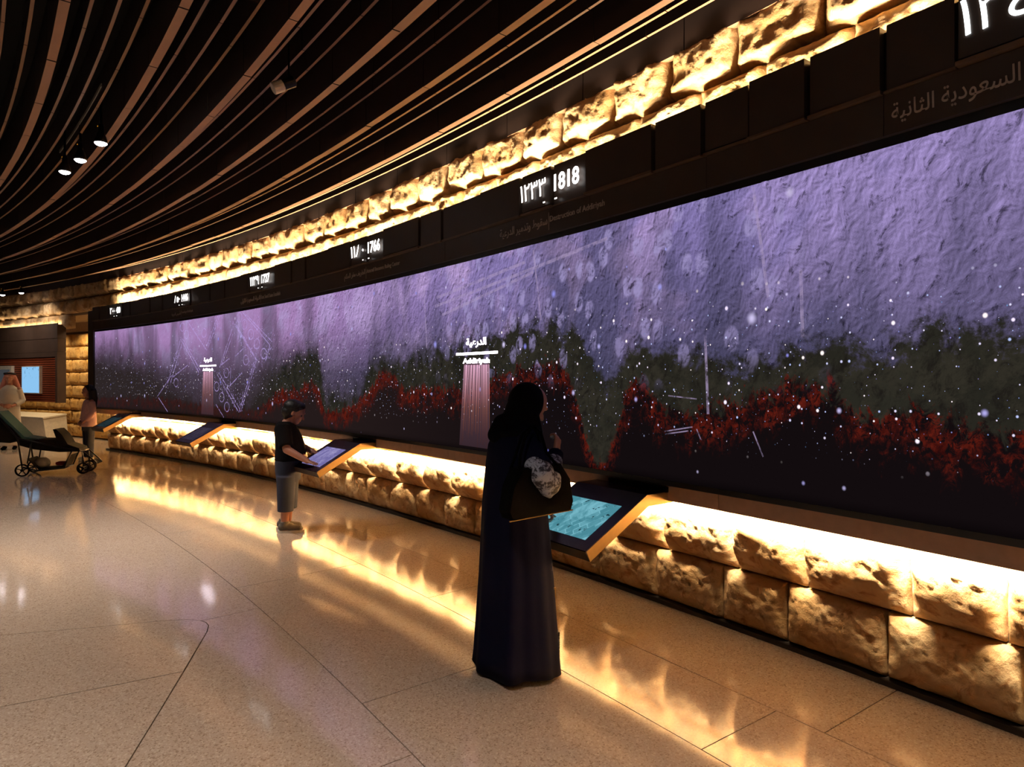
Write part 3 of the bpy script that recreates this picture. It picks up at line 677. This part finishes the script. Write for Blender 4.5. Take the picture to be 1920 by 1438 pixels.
for i, (s, o) in enumerate(((29.2, -2.9), (26.6, -2.2), (31.6, -4.6), (29.6, -5.6), (26.5, -5.4), (39.5, -4.6), (43.5, -4.2), (47.0, -3.4))):
    r = spotlight(s, o, 3.98, 'overhead track spotlight outside the picture, lighting the open floor', P(s, o))
    r['group'] = 'unseen track spotlights over the open floor'
spotlight(47.6, -2.2, 3.98, 'added unseen spotlight brightening the wooden cabinet from the dark ceiling', P(49.2, .5, 1.7), 150, 70)  # extra lamp, added to brighten the cabinet front
for i, (s, o) in enumerate(((46.6, 1.3), (47.9, 1.25), (49.2, 1.25), (50.6, 1.2), (52.4, 1.2))):  # lamps added to brighten the dark recess
    root = empty('added_downlight', P(s, o, 3.3)); tag(root, 'small added downlight, unseen in the soffit, brightening the far stone wall', 'downlight', 'added downlights hidden in the soffit')
    c = P(s, o, 3.31); b = MB(); b.lathe(c, (0, 0, -1), [(.03, .0), (.055, .0), (.055, .012), (.045, .012), (.03, .002)], 16); b.build('trim_ring', 'steel', root)
    b = MB(); b.lathe(c, (0, 0, -1), [(.004, .001), (.03, .001), (.03, .004), (.004, .004)], 16); b.build('lens', 'lens', root)
    ld = bpy.data.lights.new('added_downlight_beam', 'SPOT'); ld.energy = 130; ld.color = (1, .76, .45); ld.spot_size = math.radians(130); ld.spot_blend = .8; ld.shadow_soft_size = .04
    lo = bpy.data.objects.new('added_downlight_beam', ld); COL.objects.link(lo); lo.location = c - Vector((0, 0, .03)); lo.parent = root; lo.matrix_parent_inverse = root.matrix_basis.inverted()
sp = empty('ceiling_speaker', P(32.73, -1.55, 3.93)); tag(sp, 'small pale cylindrical ceiling speaker between the fins', 'speaker')
c = P(32.73, -1.55, 3.93); d = Vector((-.72, -.35, -.45)).normalized()
b = MB(); b.lathe(c, d, [(.04, -.03), (.046, -.025), (.046, .05), (.04, .055)], 20); b.build('speaker_body', 'ltmetal', sp, smooth=False)
b = MB(); b.lathe(c - d*.03, d, [(.03, -.10), (.043, -.09), (.043, .0)], 20); b.build('speaker_back', 'steel', sp)
b = MB(); b.tube([c - d*.08, c - d*.08 + Vector((0,0,.3))], .008, 8); b.build('stem', 'steel', sp)

# ================================================================== WOODEN CABINET, DISPLAYS AND BENCH AT THE FAR END
S0, S1, OF, OB = 47.98, 52.2, .50, .70
cab = empty('wooden_cabinet', P(49.6, .6, 1.08)); tag(cab, 'hanging wooden cabinet with dark oak boards over red cedar slats', 'cabinet')
for i, (z0, z1) in enumerate(((2.74, 3.09), (2.39, 2.735), (2.26, 2.385))):
    b = MB(); b.cbox(S0, S1, OF + .006 * (i % 2), OB, z0, z1, .5); b.build('oak_board', 'wood', cab)
nsl = 20; dz = (2.25 - 1.085) / nsl
for k in range(nsl):
    b = MB(); b.cbox(S0 + .12, S1, OF + .02, OF + .05, 1.085 + k*dz, 1.085 + (k + .72)*dz, .6); b.build('cedar_slat', 'slat', cab)
b = MB(); b.cbox(S0 + .12, S1, OF + .052, OB, 1.085, 2.25, .5); b.build('backing', 'wood', cab)
b = MB(); b.cbox(S0, S0 + .12, OF, OB, 1.07, 2.258, .5); b.build('end_post', 'wood', cab)
def panel_on_cab(name, s0, s1, z0, z1, mats, label, cat, inset):
    r = empty(name, P((s0+s1)/2, OF, z0)); tag(r, label, cat)
    b = MB(); b.cbox(s0, s1, OF - .05, OF + .018, z0, z1); b.build('frame', mats[0], r)
    b = MB(); b.cbox(s0 + inset, s1 - inset, OF - .053, OF - .0505, z0 + inset, z1 - inset); b.build('display', mats[1], r)
    return r
def mk_tab():
    t = NT('pale_blue_tablet_screen'); v = t.obj(); n = t.noise(v, 9, 4, .7, .8); sx = t.n('SeparateXYZ'); t.set(sx, 0, v)
    f = t.m('MULTIPLY', t.mr(n.outputs[0], .58, .64), t.mr(sx.outputs[2], .35, .5)); return t.emit(t.mix(f, srgb('#8cc4f0'), srgb('#4a6a88')), 1.0)
M['tab'] = mk_tab(); M['photo'] = NT('small_photo').emit(srgb('#4a4c50'), .6)
panel_on_cab('wall_tablet', 48.85, 49.85, 1.30, 2.03, ('white', 'tab'), 'glowing pale blue tablet screen on the red cedar slats', 'tablet', .02)
panel_on_cab('picture_frame', 50.42, 51.3, 1.5, 2.05, ('white', 'photo'), 'white framed picture on the cedar slats behind the man in white', 'picture', .1)
bn = empty('bench', P(50.5, 1.25, 0)); tag(bn, 'white solid bench with slanting front before the far stone wall', 'bench')
b = MB(); b.cprof(49.75, 52.2, [(1.0, .0), (.92, .58), (1.5, .66), (1.55, .0)], .4); b.build('bench_body', 'white', bn)
b = MB(); b.cprof(49.72, 52.22, [(.90, .585), (.90, .62), (1.5, .70), (1.5, .665)], .4); b.build('bench_top', 'white', bn)

# ================================================================== PEOPLE
class Blob:
    """overlapping tapered pieces fused into one continuous surface by a voxel remesh"""
    def __init__(self): self.mb = MB()
    def cap(self, p0, p1, r0, r1, n=16):
        p0, p1 = Vector(p0), Vector(p1); d = p1 - p0; L = d.length; d = d / L if L > 1e-6 else Vector((0,0,1))
        prof = [(r0 * math.cos(a), -r0 * math.sin(a)) for a in (math.pi/2 * k / 5 for k in range(5, 0, -1))] + [(r0, 0), (r1, L)] + [(r1 * math.cos(a), L + r1 * math.sin(a)) for a in (math.pi/2 * k / 5 for k in range(1, 6))]
        self.mb.lathe(p0, d, prof, n); return self
    def chain(self, pts, rs):
        for i in range(len(pts) - 1): self.cap(pts[i], pts[i+1], rs[i], rs[i+1])
        return self
    def ell(self, c, r, rot=None, n=16):
        c = Vector(c); R = rot or Matrix.Identity(3); rings = []
        for i in range(1, n): 
            t = math.pi * i / n
            rings.append([c + R @ Vector((r[0]*math.sin(t)*math.cos(a), r[1]*math.sin(t)*math.sin(a), -r[2]*math.cos(t))) for a in (2*math.pi*k/20 for k in range(20))])
        self.mb.loft(rings); return self
    def rings(self, rows, n=28):            # rows: (cx, cy, z, rx, ry)
        self.mb.loft([[Vector((cx + rx*math.cos(a), cy + ry*math.sin(a), z)) for a in (2*math.pi*k/n for k in range(n))] for cx, cy, z, rx, ry in rows]); return self
    def cone(self, p0, p1, r0, r1, n=20):
        p0, p1 = Vector(p0), Vector(p1); self.mb.lathe(p0, p1 - p0, [(r0, 0), (r1, (p1-p0).length)], n); return self
    def hand(self, wrist, fwd, back, thumb_side, L=.17, curl=.25, spread=.12, point=False):
        """palm, four fingers of unequal length and a thumb leaving the side of the palm"""
        f = Vector(fwd).normalized(); bk = Vector(back); bk = (bk - f * bk.dot(f)).normalized(); sd = f.cross(bk).normalized() * thumb_side; w = Vector(wrist); k = L / .17
        for q in (-.026, -.009, .009, .026): self.cap(w + sd*q*.7*k, w + f*.078*k + sd*q*k, .014*k, .0125*k, 10)
        for i, (q, ln) in enumerate(((.028, .068), (.0095, .078), (-.0095, .072), (-.027, .056))):
            p = w + f*.078*k + sd*q*k; ang = 0; d0 = (f + sd * (q / .03) * spread).normalized(); cu = curl
            if point: cu = .05 if i == 0 else 1.15
            for sgm, r in ((.45, .0092), (.32, .0085), (.23, .0075)):
                ang += cu if sgm != .45 else cu * .6; d = d0 * math.cos(ang) - bk * math.sin(ang); p2 = p + d * ln * sgm * 1.05 * k; self.cap(p, p2, r*k, r*k*.92, 10); p = p2
        p = w + f*.025*k + sd*.028*k; d = (f*.72 + sd*.6 - bk*.25).normalized(); p2 = p + d*.036*k; self.cap(p, p2, .0125*k, .0105*k, 10); d = (f*.93 + sd*.2 - bk*.3).normalized(); self.cap(p2, p2 + d*.034*k, .0105*k, .0085*k, 10)
        return self
    def build(self, name, mat, root, voxel=.008, smooth=4):
        me = self.mb.mesh(name, None); ob = bpy.data.objects.new(name, me); COL.objects.link(ob)
        m = ob.modifiers.new('r', 'REMESH'); m.mode = 'VOXEL'; m.voxel_size = voxel; m.use_smooth_shade = True
        if smooth: s = ob.modifiers.new('s', 'SMOOTH'); s.iterations = smooth; s.factor = .5
        dg = bpy.context.evaluated_depsgraph_get(); me2 = bpy.data.meshes.new_from_object(ob.evaluated_get(dg)); me2.name = name
        bpy.data.objects.remove(ob); bpy.data.meshes.remove(me)
        me2.transform(parent_world(root))
        me2.materials.clear(); me2.materials.append(M[mat])
        for p in me2.polygons: p.use_smooth = True
        o2 = bpy.data.objects.new(name, me2); COL.objects.link(o2); place(o2, root); return o2
def lbuild(mb, root, name, mat, smooth=False): return to_world(root, mb).build(name, mat, root, smooth)
def rotY(a): return Matrix.Rotation(a, 3, 'Y')

def head(bl, c, pitch, k=1.0, ears=True):
    """cranium, brow, cheeks, nose, lips, chin and ears; c is the head centre, pitch tips the face down"""
    R = rotY(pitch); c = Vector(c); g = lambda x, y, z: c + R @ (Vector((x, y, z)) * k)
    bl.ell(g(-.005, 0, .025), (.098*k, .078*k, .095*k), R); bl.ell(g(.03, 0, -.035), (.068*k, .062*k, .085*k), R)
    bl.ell(g(.060, 0, -.095), (.030*k, .032*k, .024*k), R)
    for y in (-1, 1):
        bl.ell(g(.060, y*.034, -.035), (.028*k, .024*k, .026*k), R)
        if ears: bl.ell(g(-.005, y*.078, -.01), (.018*k, .012*k, .031*k), R)
    bl.cap(g(.090, 0, .005), g(.112, 0, -.030), .009*k, .013*k); bl.ell(g(.088, 0, .03), (.016*k, .05*k, .012*k), R)
    bl.ell(g(.088, 0, -.062), (.012*k, .024*k, .008*k), R); bl.ell(g(.084, 0, -.073), (.011*k, .020*k, .008*k), R)
    return g

# ---- woman in black abaya
yaw = 30.62 / RR
wm = empty('person', P(30.62, -.86, 0), yaw - .08)
tag(wm, 'woman in long navy-black abaya and black headscarf using the nearest touch kiosk', 'person')
bl = Blob(); hp = (.105, .0, 1.525)
g = head(bl, hp, .55)
bl.cap((.0, 0, 1.36), (.075, 0, 1.45), .055, .052)
bl.rings([(0,0,.72,.11,.15),(0,0,.9,.12,.165),(.0,0,1.08,.10,.13),(.0,0,1.28,.105,.17),(-.005,0,1.37,.07,.13),(0,0,1.41,.045,.06)])
for y in (-1, 1): bl.chain([(0, y*.09, .78), (.01, y*.09, .45), (0, y*.09, .07)], [.085, .055, .036]); bl.cap((-.02, y*.09, .035), (.12, y*.1, .03), .034, .028)
bl.chain([(0, -.165, 1.34), (-.02, -.31, 1.13), (.165, -.17, 1.255)], [.048, .04, .027]); bl.hand((.17, -.165, 1.265), (.35, .25, .9), (.5, -.85, 0), 1, .165, 1.0, .04)
WR = (.25, .12, .885)
bl.chain([(0, .165, 1.34), (.10, .215, 1.08), WR], [.048, .04, .027]); bl.hand(WR, (.72, -.36, -.42), (.42, .0, .9), -1, .165, .4, .1, True)
bl.build('body', 'skin_lt', wm, .0062, 3)
for y in (-1, 1): b = MB(); b.lathe(g(.080, y*.030, -.004), (1, 0, 0), [(.002, -.010), (.008, -.005), (.010, 0), (.008, .004), (.002, .007)], 12); lbuild(b, wm, 'eye', 'hair', True)
def abaya_ring(z, cx, a, bb, fold, seedph=0.0, n=96):
    out = []
    for k in range(n):
        t = 2*math.pi*k/n
        w_ = fold * (math.sin(5*t + .6 + seedph) * .55 + math.sin(8*t + 1.7) * .35 + math.sin(13*t + z*1.3) * .18)
        out.append(Vector((cx + (a + w_) * math.cos(t), (bb + w_) * math.sin(t), z + (.012*math.sin(3*t + 1) if z < .05 else 0))))
    return out
b = MB(); rows = [(.028,.0,.225,.275,.030),(.10,.0,.218,.268,.028),(.30,.0,.206,.255,.024),(.55,.0,.192,.24,.018),(.80,-.005,.178,.228,.012),(.95,-.01,.168,.222,.009),(1.08,-.012,.155,.212,.006),(1.20,-.012,.143,.205,.004),(1.30,-.012,.128,.196,.002),(1.36,-.008,.105,.172,0),(1.40,0,.08,.12,0),(1.43,.01,.055,.065,0)]
b.loft([abaya_ring(*r) for r in rows], cap=True); ab = lbuild(b, wm, 'abaya', 'abaya', True)
bl = Blob(); bl.cone((-.0, -.13, 1.345), (-.05, -.295, 1.19), .075, .088); bl.ell((0, -.14, 1.335), (.08, .075, .075)); bl.build('upper_sleeve', 'abaya', wm, .009, 5)
bl = Blob(); bl.chain([(.0, .14, 1.33), (.10, .215, 1.09), (.20, .155, .91)], [.075, .07, .05]); bl.build('upper_sleeve', 'abaya', wm, .009, 5)
bl = Blob(); bl.ell((-.06, -.31, 1.20), (.085, .055, .075)); bl.cap((-.05, -.325, 1.17), (-.02, -.345, 1.11), .080, .058); bl.cap((-.02, -.345, 1.11), (-.01, -.35, 1.062), .052, .02); bl.cap((.0, -.33, 1.12), (.12, -.21, 1.215), .068, .052); bl.ell((.07, -.28, 1.16), (.06, .05, .08))
bl.build('printed_sleeve', 'print', wm, .008, 4)
bl = Blob(); bl.cone((.11, -.215, 1.205), (.168, -.168, 1.258), .054, .044); bl.build('cuff', 'abaya', wm, .007, 3)
bl = Blob(); R = rotY(.45)
bl.ell((.072, 0, 1.548), (.113, .100, .118), R); bl.ell((.045, 0, 1.49), (.105, .100, .10), R); bl.chain([(.03, 0, 1.45), (-.01, 0, 1.37)], [.105, .115]); bl.ell((.0, 0, 1.375), (.13, .175, .055)); bl.cap((.07, 0, 1.40), (.10, 0, 1.27), .07, .075); bl.cap((.075, -.045, 1.45), (.1, -.03, 1.36), .055, .06); bl.cap((.075, .045, 1.45), (.1, .03, 1.36), .055, .06)
bl.cap((-.07, .03, 1.42), (-.115, .03, 1.36), .06, .05)
bl.build('headscarf', 'hijab', wm, .009, 4)
b = MB(); b.loft([[Vector((.10 + x*1.0, -.02 + y, z)) for x, y in ((.10,-.14),(.135,-.06),(.14,.03),(.10,.12),(.08,.1),(.115,.03),(.11,-.06),(.08,-.12))] for z in (.07, .14, .22)]); lbuild(b, wm, 'printed_dress_hem', 'print')
for y in (-.09, .1):
    bl = Blob(); bl.cap((-.06, y, .036), (.06, y, .034), .036, .036); bl.cap((.06, y, .034), (.17, y, .028), .034, .026); bl.build('shoe', 'leather', wm, .008, 3)
b = MB(); b.tube([(.12, -.225, .50), (.122, -.228, .455)], .0035, 6); b.tube([(.12, -.225, .50), (.119, -.224, .512)], .006, 6); lbuild(b, wm, 'zip_pull', 'gold')

# ---- handbag hanging from her right arm
bag = empty('handbag', wm.matrix_basis @ Vector((.10, -.30, .93)) if False else P(30.62, -.86, 0), yaw - .08)
tag(bag, 'large black leather tote bag hanging from the arm of the woman in black', 'bag')
b = MB(); prof = [(0.0, .0), (.42, .0), (.40, .15), (.34, .24), (.06, .25), (.02, .15)]
def bagpt(x, z, y): return Vector((-.265 + x, -.295 + y, .965 + z - .07*(.42 - x)*.6 + .0))
b.loft([[bagpt(x, z, y) for x, z in ((.02+q*.01, .004), (.41-q*.01, .004), (.425-q*.01, .05), (.405-q*.015, .17), (.34-q*.02, .262-q*.01), (.07+q*.02, .262-q*.01), (.02+q*.015, .17), (.0+q*.01, .05))] for y, q in ((-.055, 1), (-.04, 0), (.04, 0), (.055, 1))])
lbuild(b, bag, 'bag_body', 'leather')
for yy in (-.045, .04):
    b = MB(); b.tube([bagpt(.07, .25, yy), (-.17, -.29 + yy*.5, 1.28), (-.10, -.24 + yy*.4, 1.38), (-.02, -.20 + yy*.3, 1.425), (-.0, -.24 + yy*.4, 1.385), (.0, -.29 + yy*.5, 1.28), bagpt(.32, .25, yy)], .0085, 8); lbuild(b, bag, 'strap', 'leather', True)
b = MB(); b.tube([bagpt(.01, .0, -.05), bagpt(.415, .0, -.05)], .004, 6); lbuild(b, bag, 'bottom_piping', 'gold')

# ---- boy in black t-shirt
by = empty('person', P(34.89, -.67, 0), .12)
tag(by, 'boy in black t-shirt and long denim shorts touching the lilac kiosk', 'person')
bl = Blob(); g = head(bl, (.085, 0, 1.315), .5, 1.02)
bl.cap((-.015, 0, 1.17), (.055, 0, 1.27), .062, .058)
bl.rings([(0,0,.68,.095,.115),(.02,0,.82,.125,.135),(.02,0,.95,.125,.135),(-.005,0,1.1,.12,.16),(-.02,0,1.18,.08,.12),(-.01,0,1.21,.05,.06)])
for y in (-1, 1): bl.chain([(0, y*.07, .68), (.005, y*.08, .40), (-.015, y*.075, .09)], [.068, .055, .04]); bl.cap((-.03, y*.075, .045), (.09, y*.08, .035), .036, .03)
RW = (.285, -.365, .815)
bl.chain([(-.02, -.155, 1.125), (.055, -.275, .93), RW], [.048, .044, .029]); bl.hand(RW, (.83, -.45, -.22), (.2, -.1, .95), -1, .155, .10, .32)
LW = (.27, .02, .87)
bl.chain([(-.02, .155, 1.125), (.06, .20, .95), LW], [.048, .044, .029]); bl.hand(LW, (.95, -.1, -.2), (.15, 0, .95), 1, .150, .14, .2)
bl.build('body', 'skin', by, .0062, 3)
for y in (-1, 1): b = MB(); b.lathe(g(.082, y*.030, -.002), (1, 0, 0), [(.002, -.010), (.008, -.005), (.010, 0), (.008, .004), (.002, .007)], 12); lbuild(b, by, 'eye', 'hair', True)
bl = Blob(); R = rotY(.32)
bl.ell((.070, 0, 1.368), (.116, .096, .090), R); bl.ell((.022, 0, 1.320), (.088, .088, .085), R); bl.ell((.135, 0, 1.375), (.060, .082, .052), R); bl.ell((.0, 0, 1.275), (.055, .068, .05), R)
bl.build('hair', 'hair', by, .007, 3)
bl = Blob(); bl.rings([(.015,0,.785,.150,.165),(.035,0,.86,.165,.17),(.035,0,.93,.160,.17),(.012,0,1.04,.145,.172),(-.012,0,1.13,.125,.172),(-.022,0,1.185,.098,.14),(-.018,0,1.215,.07,.085)])
for y in (-1, 1): bl.cone((-.02, y*.125, 1.15), (.045, -.262 if y < 0 else .205, .955), .082, .076); bl.ell((-.02, y*.14, 1.135), (.082, .078, .075))
bl.build('t_shirt', 'tee', by, .008, 4)
b = MB(); b.box((.187, -.06, .845), (.012, .06, .03)); lbuild(b, by, 'shirt_print', 'red')
bl = Blob(); bl.rings([(.01,0,.56,.125,.155),(.01,0,.68,.14,.16),(.015,0,.80,.145,.16)])
for y in (-1, 1): bl.cone((.005, y*.080, .62), (.0, y*.094, .235), .104, .084)
bl.build('denim_shorts', 'denim', by, .008, 4)
for y in (-1, 1):
    fx = .02 if y < 0 else -.03
    bl = Blob(); bl.cap((-.06 + fx, y*.078, .062), (.03 + fx, y*.08, .066), .044, .042); bl.cap((.03 + fx, y*.08, .055), (.13 + fx, y*.085, .045), .042, .034); bl.cone((-.03 + fx, y*.078, .07), (-.032 + fx, y*.078, .125), .05, .047)
    sh = bl.build('shoe', 'shoe', by, .007, 3)
    b = MB(); b.loft([[Vector((.035 + fx + (.145)*math.cos(a), y*.08 + (.046 + .006*math.cos(a))*math.sin(a), z)) for a in (2*math.pi*k/24 for k in range(24))] for z in (.0, .028)]); so = to_world(by, b).build('sole', 'sole', sh)

# ---- woman in pale pink blouse by the end of the screen
def pworld(px, y, z=0): Sx = (y - 711) / (1.68 - z); return Vector(((px - 960)/Sx, 1200/Sx, z))
gp = empty('person', (-8.80, 13.3, 0), math.radians(232)); tag(gp, 'long-haired woman in pale pink blouse and dark jeans beside the end kiosk', 'person')
bl = Blob(); g = head(bl, (.02, 0, 1.43), .05, .92)
bl.cap((-.02, 0, 1.24), (0, 0, 1.36), .05, .048); bl.rings([(0,0,.75,.10,.14),(0,0,.9,.10,.13),(0,0,1.1,.10,.14),(-.01,0,1.24,.07,.13),(0,0,1.28,.045,.05)])
for y in (-1, 1): bl.chain([(0, y*.08, .78), (.01, y*.085, .42), (-.01, y*.08, .08)], [.08, .055, .038]); bl.cap((-.03, y*.08, .04), (.12, y*.085, .03), .034, .028)
bl.chain([(-.01, -.15, 1.22), (-.02, -.2, .98), (.11, -.1, .80)], [.045, .038, .027]); bl.hand((.12, -.09, .80), (.5, .8, -.1), (.8, -.4, .2), 1, .15, .3, .1)
bl.chain([(-.01, .15, 1.22), (-.02, .2, .98), (.13, .09, .78)], [.045, .038, .027]); bl.hand((.14, .08, .78), (.5, -.8, -.1), (.8, .4, .2), -1, .15, .3, .1)
bl.build('body', 'skin', gp, .009, 3)
bl = Blob(); bl.rings([(0,0,.70,.145,.19),(0,0,.85,.14,.185),(0,0,1.05,.125,.17),(-.01,0,1.18,.105,.165),(-.01,0,1.26,.075,.10)])
for y in (-1, 1): bl.cone((-.01, y*.13, 1.21), (-.015, y*.2, .98), .07, .062); bl.cone((-.015, y*.2, 1.0), (.08, y*.125, .84), .062, .05)
bl.build('blouse', 'pink', gp, .01, 4)
bl = Blob(); bl.rings([(0,0,.62,.12,.155),(0,0,.80,.12,.155)])
for y in (-1, 1): bl.cone((0, y*.08, .68), (.0, y*.085, .06), .09, .062)
bl.build('jeans', 'denim', gp, .01, 4)
bl = Blob(); bl.ell((-.02, 0, 1.475), (.10, .095, .10)); bl.chain([(-.06, .05, 1.44), (-.09, .06, 1.28), (-.09, .06, 1.10)], [.07, .06, .035]); bl.chain([(-.06, -.05, 1.44), (-.09, -.07, 1.28), (-.06, -.09, 1.12)], [.07, .06, .035]); bl.chain([(.0, .08, 1.42), (.0, .1, 1.25)], [.03, .025]); bl.chain([(.0, -.08, 1.42), (.0, -.1, 1.25)], [.03, .025])
bl.build('hair', 'hair', gp, .01, 4)
for y in (-1, 1):
    bl = Blob(); bl.cap((-.03, y*.08, .04), (.13, y*.085, .034), .04, .034); bl.build('shoe', 'sole', gp, .009, 2)

# ---- man in white thobe
mn = empty('person', (-12.05, 15.35, 0), math.radians(-62)); tag(mn, 'man in white robe and red checked headcloth at the left edge', 'person')
bl = Blob(); g = head(bl, (.02, 0, 1.70), .05, 1.05); bl.cap((-.02, 0, 1.48), (0, 0, 1.62), .06, .058)
bl.rings([(0,0,.85,.12,.16),(0,0,1.05,.125,.165),(0,0,1.3,.12,.18),(-.01,0,1.45,.09,.17),(0,0,1.52,.05,.06)])
for y in (-1, 1): bl.chain([(0, y*.1, .9), (.01, y*.1, .48), (-.01, y*.1, .09)], [.09, .06, .042]); bl.cap((-.04, y*.1, .045), (.15, y*.11, .035), .038, .032)
bl.chain([(0, -.19, 1.44), (-.02, -.25, 1.15), (.16, -.10, 1.06)], [.055, .047, .033]); bl.hand((.17, -.09, 1.06), (.4, .9, 0), (.9, -.4, .1), 1, .18, .35, .08)
bl.chain([(0, .19, 1.44), (-.02, .25, 1.15), (.18, .08, 1.04)], [.055, .047, .033]); bl.hand((.19, .07, 1.04), (.4, -.9, 0), (.9, .4, .1), -1, .18, .35, .08)
bl.build('body', 'skin', mn, .009, 3)
bl = Blob(); bl.rings([(0,0,.10,.19,.25),(0,0,.5,.175,.23),(0,0,.9,.16,.21),(0,0,1.15,.155,.205),(0,0,1.33,.14,.20),(-.01,0,1.45,.11,.18),(-.005,0,1.54,.062,.068)])
for y in (-1, 1): bl.cone((0, y*.17, 1.43), (-.02, y*.25, 1.15), .078, .07); bl.cone((-.02, y*.25, 1.17), (.12, y*.135, 1.07), .07, .058)
bl.build('robe', 'thobe', mn, .01, 4)
bl = Blob(); bl.ell((-.01, 0, 1.765), (.118, .105, .09)); bl.chain([(-.05, .07, 1.73), (-.07, .13, 1.52), (-.06, .17, 1.28)], [.06, .065, .06]); bl.chain([(-.05, -.07, 1.73), (-.07, -.13, 1.52), (-.02, -.17, 1.30)], [.06, .065, .06]); bl.chain([(-.07, 0, 1.74), (-.1, 0, 1.5), (-.12, 0, 1.3)], [.07, .1, .09])
bl.build('headcloth', 'ghutra', mn, .01, 4)
b = MB(); b.tube([(-.01 + .122*math.cos(a), .110*math.sin(a), 1.80 + .012*math.cos(a)) for a in (2*math.pi*k/24 for k in range(25))], .012, 8); b.tube([(-.01 + .119*math.cos(a), .107*math.sin(a), 1.82 + .012*math.cos(a)) for a in (2*math.pi*k/24 for k in range(25))], .011, 8); lbuild(b, mn, 'head_cord', 'hair', True)
for y in (-1, 1):
    bl = Blob(); bl.cap((-.05, y*.1, .045), (.16, y*.11, .034), .045, .036); bl.build('shoe', 'leather', mn, .01, 2)

# ================================================================== TANDEM STROLLER
st = empty('tandem_stroller', (-8.12, 11.42, 0), math.radians(18)); tag(st, 'black tandem baby stroller with teal seat lining standing near the far wall', 'stroller')
def wheel(x, y, r, name='wheel'):
    b = MB(); ax = Vector((0, 1, 0)); c = Vector((x, y, r))
    b.loft([[c + ax*h + Vector((math.cos(a), 0, math.sin(a)))*q for a in (2*math.pi*k/28 for k in range(28))] for q, h in ((r, -.014), (r, .014), (r*.80, .014), (r*.80, -.014), (r, -.014))], cap=False)
    w_ = lbuild(b, st, name, 'blackfab', False)
    b = MB()
    for k in range(5):
        a = 2*math.pi*k/5 + .3; d = Vector((math.cos(a), 0, math.sin(a))); b.tube([c + d*.015, c + d*r*.82], .009, 6)
    b.lathe(c, ax, [(.004, -.024), (.024, -.022), (.024, .022), (.004, .024)], 12); to_world(st, b).build('hub', 'steel', w_); return w_
for x, y, r in ((-.43, -.26, .108), (-.43, .26, .108), (.46, -.20, .10), (.46, .20, .10), (.46, -.13, .10), (.46, .13, .10)): wheel(x, y, r)
b = MB()
for y in (-.25, .25):
    b.tube([(-.86, y*.9, 1.10), (-.80, y*.9, 1.06), (-.50, y, .66), (-.43, y, .11)], .014, 8)
    b.tube([(-.50, y, .66), (.22, y, .46), (.44, y*.7, .40), (.46, y*.66, .10)], .014, 8)
    b.tube([(-.43, y, .16), (-.22, y, .09), (.18, y*.9, .12), (.30, y*.9, .43)], .014, 8)
    b.tube([(-.30, y, .58), (-.36, y, .22)], .012, 8); b.tube([(.44, y*.7, .40), (.62, y*.6, .22), (.66, y*.6, .17)], .012, 8)
for p in ((-.86, 1.10), (-.50, .66), (.44, .40), (-.22, .09), (.18, .12)): b.tube([(p[0], -.24 if p[0] < .4 else -.17, p[1]), (p[0], .24 if p[0] < .4 else .17, p[1])], .013, 8)
b.tube([(-.43, -.26, .108), (-.43, .26, .108)], .012, 8); b.tube([(.46, -.2, .10), (.46, .2, .10)], .012, 8)
lbuild(b, st, 'frame', 'steel', True)
b = MB(); b.loft([[Vector((x, y, z)) for x, z in ((-.84, 1.12), (-.80, 1.13), (-.42, .68), (-.22, .64), (-.22, .60), (-.45, .63))] for y in (-.20, .20)]); lbuild(b, st, 'rear_seat', 'teal')
b = MB(); b.loft([[Vector((x, y, z)) for x, z in ((-.82, 1.04), (-.86, .98), (-.80, .60), (-.62, .58), (-.46, .66), (-.60, .84))] for y in (-.22, .22)]); lbuild(b, st, 'rear_hood', 'blackfab')
b = MB(); b.loft([[Vector((x, y, z)) for x, z in ((-.55, .66), (-.30, .63), (.02, .62), (.16, .56), (.40, .46), (.42, .40), (.10, .40), (-.28, .46), (-.50, .54))] for y in (-.22, .22)]); lbuild(b, st, 'seat_fabric', 'blackfab')
b = MB(); b.loft([[Vector((x, y, z)) for x, z in ((.0, .80), (.05, .80), (.14, .70), (.24, .50), (.18, .48), (.05, .64))] for y in (-.2, .2)]); lbuild(b, st, 'front_seat_back', 'blackfab')
b = MB(); b.box((.62, 0, .20), (.12, .26, .02), rotY(.5)); lbuild(b, st, 'footrest', 'blackfab')
b = MB(); b.loft([[Vector((x, y, z)) for x, z in ((-.38, .30), (-.20, .10), (.16, .13), (.26, .34), (.25, .34), (.155, .14), (-.195, .11), (-.37, .30))] for y in (-.22, .22)]); lbuild(b, st, 'basket', 'blackfab')
b = MB(); b.loft([[Vector((-.02 - .2 + .12*math.cos(a)*k, .13*math.sin(a)*k, z)) for a in (2*math.pi*q/16 for q in range(16))] for z, k in ((.125, .8), (.16, 1), (.24, .95), (.29, .5))]); tag(lbuild(b, st, 'bag', 'greybag', True), 'grey bag in the basket', None)
b = MB(); b.loft([[Vector((.08 + .1*math.cos(a)*k, .1*math.sin(a)*k, z)) for a in (2*math.pi*q/16 for q in range(16))] for z, k in ((.15, .8), (.17, 1), (.20, .95), (.215, .5))]); tag(lbuild(b, st, 'red_pouch', 'red', True), 'red pouch in the basket', None)
